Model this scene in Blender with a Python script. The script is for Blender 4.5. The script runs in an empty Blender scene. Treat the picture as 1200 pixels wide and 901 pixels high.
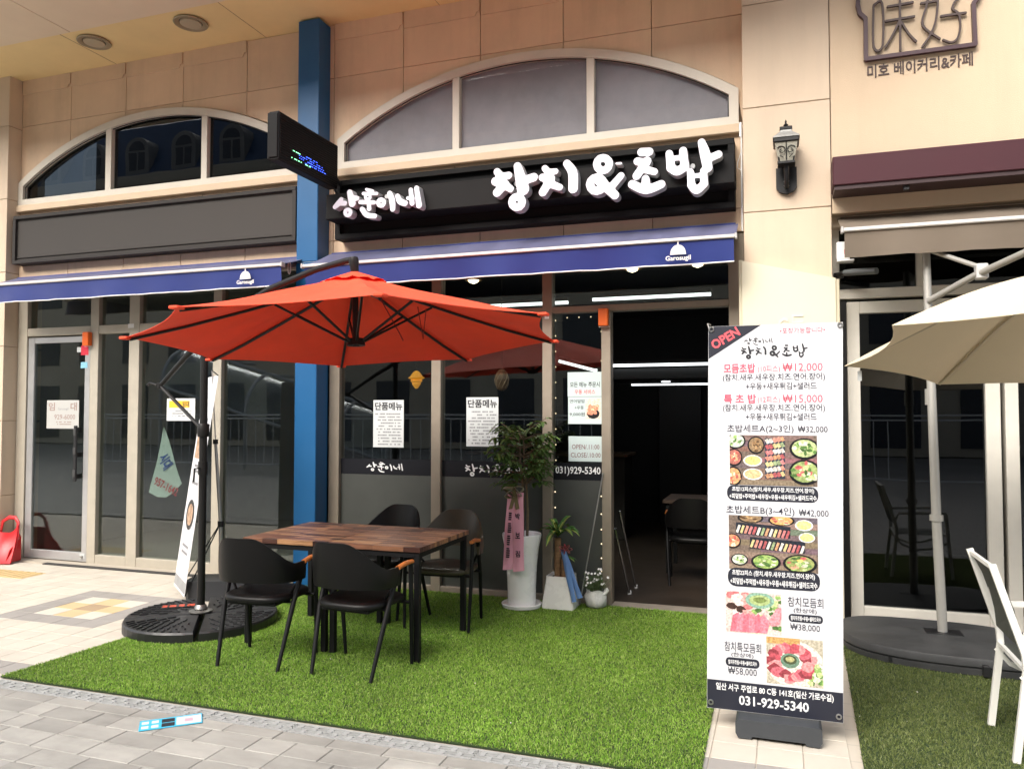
import bpy, bmesh, math, random
import numpy as np
from mathutils import Vector, Matrix
random.seed(7); np.random.seed(7)
PI = math.pi
R = math.radians
scene = bpy.context.scene
C = scene.collection

# ------------------------------------------------------------------ camera
cam_d = bpy.data.cameras.new('camera'); cam = bpy.data.objects.new('camera', cam_d); C.objects.link(cam)
cam.location = (0, -6.557, 1.6); cam.rotation_euler = (R(92.1), 0, R(18.9))
cam_d.sensor_width = 36; cam_d.lens = 27.75; cam_d.clip_start = .05; cam_d.clip_end = 600
scene.camera = cam
# ------------------------------------------------------------------ light
SUN_EL, SUN_AZ = R(41), R(198)          # high veiled sun, from behind the camera and a little to its left
world = bpy.data.worlds.new('World'); scene.world = world; world.use_nodes = True
wn = world.node_tree.nodes; wl = world.node_tree.links
sky = wn.new('ShaderNodeTexSky'); sky.sky_type = 'NISHITA'; sky.sun_disc = False
sky.sun_elevation = SUN_EL; sky.sun_rotation = SUN_AZ; sky.air_density = 1.0; sky.dust_density = 4.0; sky.ozone_density = .6
bg = wn['Background']; bg.inputs[1].default_value = .15; wh = wn.new('ShaderNodeHueSaturation'); wh.inputs['Saturation'].default_value = .5; wl.new(sky.outputs[0], wh.inputs['Color']); wl.new(wh.outputs[0], bg.inputs[0])   # thin white cloud cover
sun_d = bpy.data.lights.new('sun', 'SUN'); sun = bpy.data.objects.new('sun', sun_d); C.objects.link(sun)
sun_d.energy = 1.5; sun_d.angle = R(40); sun_d.color = (1, .95, .87)
sd = Vector((math.sin(SUN_AZ)*math.cos(SUN_EL), math.cos(SUN_AZ)*math.cos(SUN_EL), math.sin(SUN_EL)))
sun.rotation_euler = sd.to_track_quat('Z', 'Y').to_euler(); sun.location = (-6, -14, 16)
scene.view_settings.view_transform = 'Standard'; scene.view_settings.look = 'None'
scene.view_settings.exposure = 1.3; scene.view_settings.gamma = 1
scene.cycles.max_bounces = 8; scene.cycles.transparent_max_bounces = 16; scene.cycles.glossy_bounces = 4
scene.cycles.use_denoising = True; scene.cycles.caustics_reflective = False; scene.cycles.caustics_refractive = False

# ------------------------------------------------------------------ materials
def lin(c):
    return tuple(((v/255)/12.92 if v/255 <= .04045 else ((v/255+.055)/1.055)**2.4) for v in c)
MATS = {}
def mat(name, col, rough=.6, metal=0, var=0, vscale=6, bump=0, bscale=60, rnd=0, emit=None, estr=0, spec=.5, coat=0, hue=0, sheen=0, stretch=None, stain=0, streak=0):
    """Procedural Principled material: noise tint, per-object random tint and noise relief."""
    if name in MATS: return MATS[name]
    m = bpy.data.materials.new(name); m.use_nodes = True; n = m.node_tree.nodes; l = m.node_tree.links
    b = n['Principled BSDF']
    b.inputs['Roughness'].default_value = rough; b.inputs['Metallic'].default_value = metal
    b.inputs['Specular IOR Level'].default_value = spec; b.inputs['Coat Weight'].default_value = coat
    b.inputs['Base Color'].default_value = (*col, 1)
    if sheen: b.inputs['Sheen Weight'].default_value = sheen
    tc = n.new('ShaderNodeNewGeometry')
    src = tc.outputs['Position']; pos = src
    if stretch:
        mp = n.new('ShaderNodeMapping'); mp.inputs['Scale'].default_value = stretch; l.new(src, mp.inputs[0]); src = mp.outputs[0]
    out = None
    if var:
        nz = n.new('ShaderNodeTexNoise'); nz.inputs['Scale'].default_value = vscale; nz.inputs['Detail'].default_value = 6; nz.inputs['Roughness'].default_value = .62
        l.new(src, nz.inputs['Vector'])
        r = n.new('ShaderNodeMapRange'); r.inputs[1].default_value = .3; r.inputs[2].default_value = .7; r.inputs[3].default_value = 1-var; r.inputs[4].default_value = 1+var
        l.new(nz.outputs[0], r.inputs[0]); out = r.outputs[0]
        rr = n.new('ShaderNodeMapRange'); rr.inputs[3].default_value = max(0, rough-.12); rr.inputs[4].default_value = min(1, rough+.12)
        l.new(nz.outputs[0], rr.inputs[0]); l.new(rr.outputs[0], b.inputs['Roughness'])
    def grime(scl, vec, lo, hi, amt, out):
        # dirt with a shape of its own: soft-edged patches or vertical runs
        ns = n.new('ShaderNodeTexNoise'); ns.inputs['Scale'].default_value = scl; ns.inputs['Detail'].default_value = 7; ns.inputs['Roughness'].default_value = .65
        mp2 = n.new('ShaderNodeMapping'); mp2.inputs['Scale'].default_value = vec; l.new(pos, mp2.inputs[0]); l.new(mp2.outputs[0], ns.inputs['Vector'])
        ms = n.new('ShaderNodeMapRange'); ms.inputs[1].default_value = lo; ms.inputs[2].default_value = hi; ms.inputs[3].default_value = 1; ms.inputs[4].default_value = 1-amt; l.new(ns.outputs[0], ms.inputs[0])
        if not out: return ms.outputs[0]
        mm = n.new('ShaderNodeMath'); mm.operation = 'MULTIPLY'; l.new(out, mm.inputs[0]); l.new(ms.outputs[0], mm.inputs[1]); return mm.outputs[0]
    if stain: out = grime(1.7, (1, 1, 1), .50, .72, stain, out)
    if streak: out = grime(2.2, (2.6, 2.6, .22), .48, .70, streak, out)
    if rnd:
        oi = n.new('ShaderNodeObjectInfo'); r2 = n.new('ShaderNodeMapRange'); r2.inputs[3].default_value = 1-rnd; r2.inputs[4].default_value = 1+rnd
        l.new(oi.outputs['Random'], r2.inputs[0])
        if out:
            mu = n.new('ShaderNodeMath'); mu.operation = 'MULTIPLY'; l.new(out, mu.inputs[0]); l.new(r2.outputs[0], mu.inputs[1]); out = mu.outputs[0]
        else: out = r2.outputs[0]
    if out:
        hs = n.new('ShaderNodeHueSaturation'); hs.inputs['Color'].default_value = (*col, 1); l.new(out, hs.inputs['Value'])
        if hue:
            h = n.new('ShaderNodeMapRange'); h.inputs[3].default_value = .5-hue; h.inputs[4].default_value = .5+hue
            oi2 = n.new('ShaderNodeObjectInfo'); l.new(oi2.outputs['Random'], h.inputs[0]); l.new(h.outputs[0], hs.inputs['Hue'])
        l.new(hs.outputs[0], b.inputs['Base Color'])
    if bump:
        nb = n.new('ShaderNodeTexNoise'); nb.inputs['Scale'].default_value = bscale; nb.inputs['Detail'].default_value = 5; l.new(src, nb.inputs['Vector'])
        bp = n.new('ShaderNodeBump'); bp.inputs['Strength'].default_value = bump; bp.inputs['Distance'].default_value = .01
        l.new(nb.outputs[0], bp.inputs['Height']); l.new(bp.outputs[0], b.inputs['Normal'])
    if emit:
        b.inputs['Emission Color'].default_value = (*emit, 1); b.inputs['Emission Strength'].default_value = estr
    MATS[name] = m
    return m
def fabric(name, col, trans, rough=.85, var=.05):
    """Thin cloth: diffuse with some light passing through."""
    m = mat(name, col, rough, var=var, vscale=3, bump=.15, bscale=350)
    n = m.node_tree.nodes; l = m.node_tree.links; b = n['Principled BSDF']; o = n['Material Output']
    t = n.new('ShaderNodeBsdfTranslucent'); t.inputs[0].default_value = (*trans, 1)
    a = n.new('ShaderNodeAddShader'); l.new(b.outputs[0], a.inputs[0]); l.new(t.outputs[0], a.inputs[1]); l.new(a.outputs[0], o.inputs[0])
    return m
def glass(name, tint, boost=1.0, ior=1.5, rough=0.0):
    if name in MATS: return MATS[name]
    m = bpy.data.materials.new(name); m.use_nodes = True; n = m.node_tree.nodes; l = m.node_tree.links
    n.remove(n['Principled BSDF']); o = n['Material Output']
    t = n.new('ShaderNodeBsdfTransparent'); t.inputs[0].default_value = (*tint, 1)
    g = n.new('ShaderNodeBsdfGlossy'); g.inputs['Roughness'].default_value = rough; g.inputs[0].default_value = (.93, .97, 1, 1)
    f = n.new('ShaderNodeFresnel'); gb = n.new('ShaderNodeNewGeometry'); ir = n.new('ShaderNodeMapRange'); ir.inputs[3].default_value = ior; ir.inputs[4].default_value = 1/ior
    l.new(gb.outputs['Backfacing'], ir.inputs[0]); l.new(ir.outputs[0], f.inputs[0])      # both skins of the sheet act as one thin pane
    nz = n.new('ShaderNodeTexNoise'); nz.inputs['Scale'].default_value = 1.3; tc = n.new('ShaderNodeTexCoord'); l.new(tc.outputs['Object'], nz.inputs['Vector'])
    bp = n.new('ShaderNodeBump'); bp.inputs['Strength'].default_value = .03; bp.inputs['Distance'].default_value = .02; l.new(nz.outputs[0], bp.inputs['Height']); l.new(bp.outputs[0], g.inputs['Normal'])
    mu = n.new('ShaderNodeMath'); mu.operation = 'MULTIPLY'; mu.use_clamp = True; mu.inputs[1].default_value = boost; l.new(f.outputs[0], mu.inputs[0])
    x = n.new('ShaderNodeMixShader'); l.new(mu.outputs[0], x.inputs[0]); l.new(t.outputs[0], x.inputs[1]); l.new(g.outputs[0], x.inputs[2]); l.new(x.outputs[0], o.inputs[0])
    MATS[name] = m
    return m
def attr_mat(name, rough=.6, attr='Col', trans=0, spec=.3, grain=0):
    if name in MATS: return MATS[name]
    m = bpy.data.materials.new(name); m.use_nodes = True; n = m.node_tree.nodes; l = m.node_tree.links; b = n['Principled BSDF']
    a = n.new('ShaderNodeAttribute'); a.attribute_name = attr; l.new(a.outputs['Color'], b.inputs['Base Color'])
    if grain:
        tcg = n.new('ShaderNodeTexCoord'); ng = n.new('ShaderNodeTexNoise'); ng.inputs['Scale'].default_value = grain; ng.inputs['Detail'].default_value = 4; l.new(tcg.outputs['Object'], ng.inputs['Vector'])
        mg = n.new('ShaderNodeMapRange'); mg.inputs[1].default_value = .3; mg.inputs[2].default_value = .7; mg.inputs[3].default_value = .55; mg.inputs[4].default_value = 1.3; l.new(ng.outputs[0], mg.inputs[0])
        hg = n.new('ShaderNodeHueSaturation'); hg.inputs['Saturation'].default_value = .85; l.new(mg.outputs[0], hg.inputs['Value']); l.new(a.outputs['Color'], hg.inputs['Color']); l.new(hg.outputs[0], b.inputs['Base Color'])
    b.inputs['Roughness'].default_value = rough
    b.inputs['Specular IOR Level'].default_value = spec
    if trans:
        t = n.new('ShaderNodeBsdfTranslucent'); l.new(a.outputs['Color'], t.inputs[0]); x = n.new('ShaderNodeMixShader'); x.inputs[0].default_value = trans
        l.new(b.outputs[0], x.inputs[1]); l.new(t.outputs[0], x.inputs[2]); l.new(x.outputs[0], n['Material Output'].inputs[0])
    MATS[name] = m
    return m

# ------------------------------------------------------------------ mesh helpers
def wloc(o):
    v = Vector((0, 0, 0))
    while o: v += Vector(o.location); o = o.parent
    return v
def link(name, me, m, parent=None, loc=(0, 0, 0)):
    o = bpy.data.objects.new(name, me); C.objects.link(o); o.location = loc
    if m is not None:
        me.materials.clear()
        for q in (m if isinstance(m, (list, tuple)) else [m]): me.materials.append(q)
    if parent: o.parent = parent
    return o
def thing(name, loc, label, cat, group=None, kind=None):
    o = bpy.data.objects.new(name, None); C.objects.link(o); o.location = loc; o.empty_display_size = .1
    return tag(o, label, cat, group, kind)
def tag(o, label=None, cat=None, group=None, kind=None):
    if label: o['label'] = label
    if cat: o['category'] = cat
    if group: o['group'] = group
    if kind: o['kind'] = kind
    return o
def copy_tree(o, parent=None):
    c = o.copy(); C.objects.link(c)
    if parent: c.parent = parent
    for ch in list(o.children): copy_tree(ch, c)
    return c
class MB:
    """Collects shapes in world coordinates; build() makes them ONE mesh object under its parent."""
    def __init__(s): s.v = []; s.f = []; s.mi = []; s.cur = 0
    def add(s, vs, fs):
        k = len(s.v); s.v += [tuple(p) for p in vs]; s.f += [tuple(i+k for i in f) for f in fs]; s.mi += [s.cur]*len(fs); return s
    def box(s, x0, x1, y0, y1, z0, z1, bev=0, mtx=None):
        if x1 < x0: x0, x1 = x1, x0
        if y1 < y0: y0, y1 = y1, y0
        if z1 < z0: z0, z1 = z1, z0
        if not bev:
            vs = [(x, y, z) for z in (z0, z1) for y in (y0, y1) for x in (x0, x1)]
            fs = [(0, 2, 3, 1), (4, 5, 7, 6), (0, 1, 5, 4), (2, 6, 7, 3), (0, 4, 6, 2), (1, 3, 7, 5)]
        else:
            b = min(bev, (x1-x0)*.45, (y1-y0)*.45, (z1-z0)*.45)
            bm = bmesh.new(); bmesh.ops.create_cube(bm, size=1)
            for q in bm.verts: q.co = Vector(((x0+x1)/2+q.co.x*(x1-x0), (y0+y1)/2+q.co.y*(y1-y0), (z0+z1)/2+q.co.z*(z1-z0)))
            bmesh.ops.bevel(bm, geom=bm.edges[:], offset=b, segments=2 if bev > .008 else 1, profile=.6, affect='EDGES')
            bm.verts.index_update(); vs = [q.co.copy() for q in bm.verts]; fs = [tuple(w.index for w in f.verts) for f in bm.faces]; bm.free()
        if mtx: vs = [mtx @ Vector(p) for p in vs]
        return s.add(vs, fs)
    def tube(s, pts, r, n=8, cap=True, flat=1.0, sq=False):
        pts = [Vector(p) for p in pts]; rs = r if isinstance(r, (list, tuple)) else [r]*len(pts)
        vs = []; up = None
        for i, p in enumerate(pts):
            t = (pts[min(i+1, len(pts)-1)]-pts[max(i-1, 0)]).normalized()
            if up is None:
                up = Vector((0, 0, 1)) if abs(t.z) < .9 else Vector((0, 1, 0))
            a = t.cross(up).normalized(); b = a.cross(t).normalized(); up = b
            for k in range(n):
                an = 2*PI*(k+(.5 if sq else 0))/n
                vs.append(p+a*math.cos(an)*rs[i]+b*math.sin(an)*rs[i]*flat)
        fs = [(i*n+k, i*n+(k+1) % n, (i+1)*n+(k+1) % n, (i+1)*n+k) for i in range(len(pts)-1) for k in range(n)]
        if cap: fs += [tuple(range(n-1, -1, -1)), tuple((len(pts)-1)*n+k for k in range(n))]
        return s.add(vs, fs)
    def bar(s, p, q, w, h=None):
        return s.tube([p, q], w*.7071, 4, sq=True, flat=(h or w)/w)
    def lathe(s, prof, c=(0, 0, 0), n=24, sx=1, sy=1, rot=0, cap=True):
        vs = []
        for r_, z in prof:
            for k in range(n):
                a = 2*PI*k/n+rot; vs.append((c[0]+r_*math.cos(a)*sx, c[1]+r_*math.sin(a)*sy, c[2]+z))
        fs = [(i*n+k, i*n+(k+1) % n, (i+1)*n+(k+1) % n, (i+1)*n+k) for i in range(len(prof)-1) for k in range(n)]
        if cap: fs += [tuple(range(n-1, -1, -1)), tuple((len(prof)-1)*n+k for k in range(n))]
        return s.add(vs, fs)
    def prism(s, poly, y0, y1):
        """polygon of (x, z) extruded between two y"""
        n = len(poly); vs = [(x, y0, z) for x, z in poly]+[(x, y1, z) for x, z in poly]
        return s.add(vs, [tuple(range(n)), tuple(range(2*n-1, n-1, -1))]+[(i, n+i, n+(i+1) % n, (i+1) % n) for i in range(n)])
    def prismz(s, poly, z0, z1):
        n = len(poly); vs = [(x, y, z0) for x, y in poly]+[(x, y, z1) for x, y in poly]
        return s.add(vs, [tuple(range(n-1, -1, -1)), tuple(range(n, 2*n))]+[(i, (i+1) % n, n+(i+1) % n, n+i) for i in range(n)])
    def grid(s, P):
        nu, nv = len(P), len(P[0])
        return s.add([p for row in P for p in row], [(i*nv+j, (i+1)*nv+j, (i+1)*nv+j+1, i*nv+j+1) for i in range(nu-1) for j in range(nv-1)])
    def shell(s, P, Q):
        """closed skin between two point grids of the same size"""
        nu, nv = len(P), len(P[0]); k = nu*nv
        vs = [p for r_ in P for p in r_]+[p for r_ in Q for p in r_]
        fs = [(i*nv+j, (i+1)*nv+j, (i+1)*nv+j+1, i*nv+j+1) for i in range(nu-1) for j in range(nv-1)]
        fs += [tuple(k+q for q in reversed(f)) for f in fs]
        rim = [(i, 0) for i in range(nu)]+[(nu-1, j) for j in range(1, nv)]+[(i, nv-1) for i in range(nu-2, -1, -1)]+[(0, j) for j in range(nv-2, 0, -1)]
        ids = [i*nv+j for i, j in rim]
        fs += [(a, k+a, k+b, b) for a, b in zip(ids, ids[1:]+ids[:1])]
        return s.add(vs, fs)
    def mesh(s, off=Vector((0, 0, 0)), smooth=None):
        me = bpy.data.meshes.new('m'); me.from_pydata([tuple(Vector(p)-off) for p in s.v], [], s.f)
        me.polygons.foreach_set('material_index', s.mi)
        bm = bmesh.new(); bm.from_mesh(me); bmesh.ops.recalc_face_normals(bm, faces=bm.faces); bm.to_mesh(me); bm.free()
        if smooth:
            me.polygons.foreach_set('use_smooth', [True]*len(me.polygons)); me.set_sharp_from_angle(angle=R(smooth))
        me.update()
        return me
    def build(s, name, m, parent=None, smooth=None, loc=None):
        """loc: the object's own origin in world space (defaults to its parent's)"""
        base = wloc(parent) if parent else Vector((0, 0, 0))
        o0 = Vector(loc) if loc is not None else base
        return link(name, s.mesh(o0, smooth), m, parent, o0-base)
def mesh_vf(o):
    dg = bpy.context.evaluated_depsgraph_get(); me = bpy.data.meshes.new_from_object(o.evaluated_get(dg))
    v = [p.co.copy() for p in me.vertices]; f = [tuple(p.vertices) for p in me.polygons]; bpy.data.meshes.remove(me)
    return v, f
FONT = bpy.data.curves.new('type', 'FONT'); FONT_O = bpy.data.objects.new('type', FONT)
def text_vf(body, bold=0, depth=0):
    if FONT_O.name not in C.objects: C.objects.link(FONT_O)
    FONT.body = body; FONT.size = 1; FONT.offset = bold; FONT.extrude = depth; FONT.resolution_u = 2
    bpy.context.view_layer.update()
    return mesh_vf(FONT_O)
def text_rect(mb, body, x0, x1, zt, zb, y, bold=0, depth=0, rot=0, mode='facade'):
    """lettering stretched into a rectangle of a plane that faces -Y (y = its front)"""
    v, f = text_vf(body, bold, depth)
    if not v: return mb
    xs = [p.x for p in v]; ys = [p.y for p in v]; w = max(xs)-min(xs); h = max(ys)-min(ys)
    sx = (x1-x0)/w; sz = (zt-zb)/h; cx, cz = (x0+x1)/2, (zt+zb)/2; mx, my = (max(xs)+min(xs))/2, (max(ys)+min(ys))/2
    vs = []
    for p in v:
        a = (p.x-mx)*sx; b = (p.y-my)*sz
        vs.append((cx+a*math.cos(rot)-b*math.sin(rot), y-p.z*sx, cz+a*math.sin(rot)+b*math.cos(rot)))
    return mb.add(vs, f)
def smooth_path(s):
    if len(s) < 3 or len(s) > 9: return s
    out = []
    for i in range(len(s)-1):
        a, b, c, d = s[max(i-1, 0)], s[i], s[i+1], s[min(i+2, len(s)-1)]
        for t in (0, .2, .4, .6, .8): out.append(tuple(.5*(2*b[k]+(c[k]-a[k])*t+(2*a[k]-5*b[k]+4*c[k]-d[k])*t*t+(3*b[k]-a[k]-3*c[k]+d[k])*t**3) for k in range(3)))
    return out+[s[-1]]
def contours(strokes, cell, blend):
    """outline loops of a set of round brush strokes (x, z, radius) joined smoothly"""
    strokes = [smooth_path(s) for s in strokes]
    P = np.array([q[:2] for s in strokes for q in s]); mr = max(q[2] for s in strokes for q in s)
    x0, z0 = P.min(0)-mr*1.6; x1, z1 = P.max(0)+mr*1.6
    nx, nz = int((x1-x0)/cell)+2, int((z1-z0)/cell)+2
    gx, gz = np.meshgrid(x0+cell*np.arange(nx), z0+cell*np.arange(nz), indexing='ij')
    acc = np.zeros_like(gx)
    for s in strokes:
        best = np.full_like(gx, 9.)
        for a, b in zip(s[:-1], s[1:]):
            dx, dz = b[0]-a[0], b[1]-a[1]; L2 = dx*dx+dz*dz+1e-12
            t = np.clip(((gx-a[0])*dx+(gz-a[1])*dz)/L2, 0, 1)
            best = np.minimum(best, np.hypot(gx-a[0]-t*dx, gz-a[1]-t*dz)-(a[2]+t*(b[2]-a[2])))
        acc += np.exp(-np.clip(best/blend, -40, 60))
    F = -blend*np.log(acc+1e-30)
    seg = {}
    def lerp(p, q, a, b):
        t = a/(a-b); return (p[0]+(q[0]-p[0])*t, p[1]+(q[1]-p[1])*t)
    key = lambda e: e
    pts = {}
    nxt = {}
    for i in range(nx-1):
        for j in range(nz-1):
            c = (F[i, j], F[i+1, j], F[i+1, j+1], F[i, j+1]); m = [v < 0 for v in c]
            if all(m) or not any(m): continue
            co = ((gx[i, j], gz[i, j]), (gx[i+1, j], gz[i+1, j]), (gx[i+1, j+1], gz[i+1, j+1]), (gx[i, j+1], gz[i, j+1]))
            ek = (('h', i, j), ('v', i+1, j), ('h', i, j+1), ('v', i, j))
            ins, outs = [], []
            for e in range(4):
                a, b = e, (e+1) % 4
                if m[a] != m[b]:
                    pts[ek[e]] = lerp(co[a], co[b], c[a], c[b])
                    (outs if m[a] else ins).append(e)
            for a, b in zip(outs, ins if len(ins) == 1 else ins[::-1]): nxt[ek[a]] = ek[b]
    loops = []
    while nxt:
        k = next(iter(nxt)); loop = []
        while k in nxt:
            loop.append(pts[k]); k = nxt.pop(k)
        if len(loop) > 5: loops.append(loop)
    return loops
def loops_vf(loops, depth, bevel=0):
    cu = bpy.data.curves.new('c', 'CURVE'); cu.dimensions = '2D'; cu.fill_mode = 'BOTH'; cu.extrude = depth/2; cu.bevel_depth = bevel; cu.bevel_resolution = 1
    for lp in loops:
        sp = cu.splines.new('POLY'); sp.points.add(len(lp)-1); sp.use_cyclic_u = True
        for q, (x, z) in zip(sp.points, lp): q.co = (x, z, 0, 1)
    o = bpy.data.objects.new('c', cu); C.objects.link(o); bpy.context.view_layer.update()
    r_ = mesh_vf(o); bpy.data.objects.remove(o); bpy.data.curves.remove(cu)
    return r_
def brush(mb, strokes, ymid, depth, cell, blend, bevel=0):
    v, f = loops_vf(contours(strokes, cell, blend), depth, bevel)
    return mb.add([(p.x, ymid-p.z, p.y) for p in v], f)
def place_strokes(keys, x0, x1, zt, zb, fat=1.0):
    """the shop's brush lettering, set into a rectangle"""
    st = [s for k in keys for s in LETTERS[k]]
    xs = [q[0] for s in st for q in s]; zs = [q[1] for s in st for q in s]
    sx = (x1-x0)/(max(xs)-min(xs)); sz = (zt-zb)/(max(zs)-min(zs))
    return [[(x0+(q[0]-min(xs))*sx, zb+(q[1]-min(zs))*sz, q[2]*(sx+sz)/2*fat) for q in s] for s in st]

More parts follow.
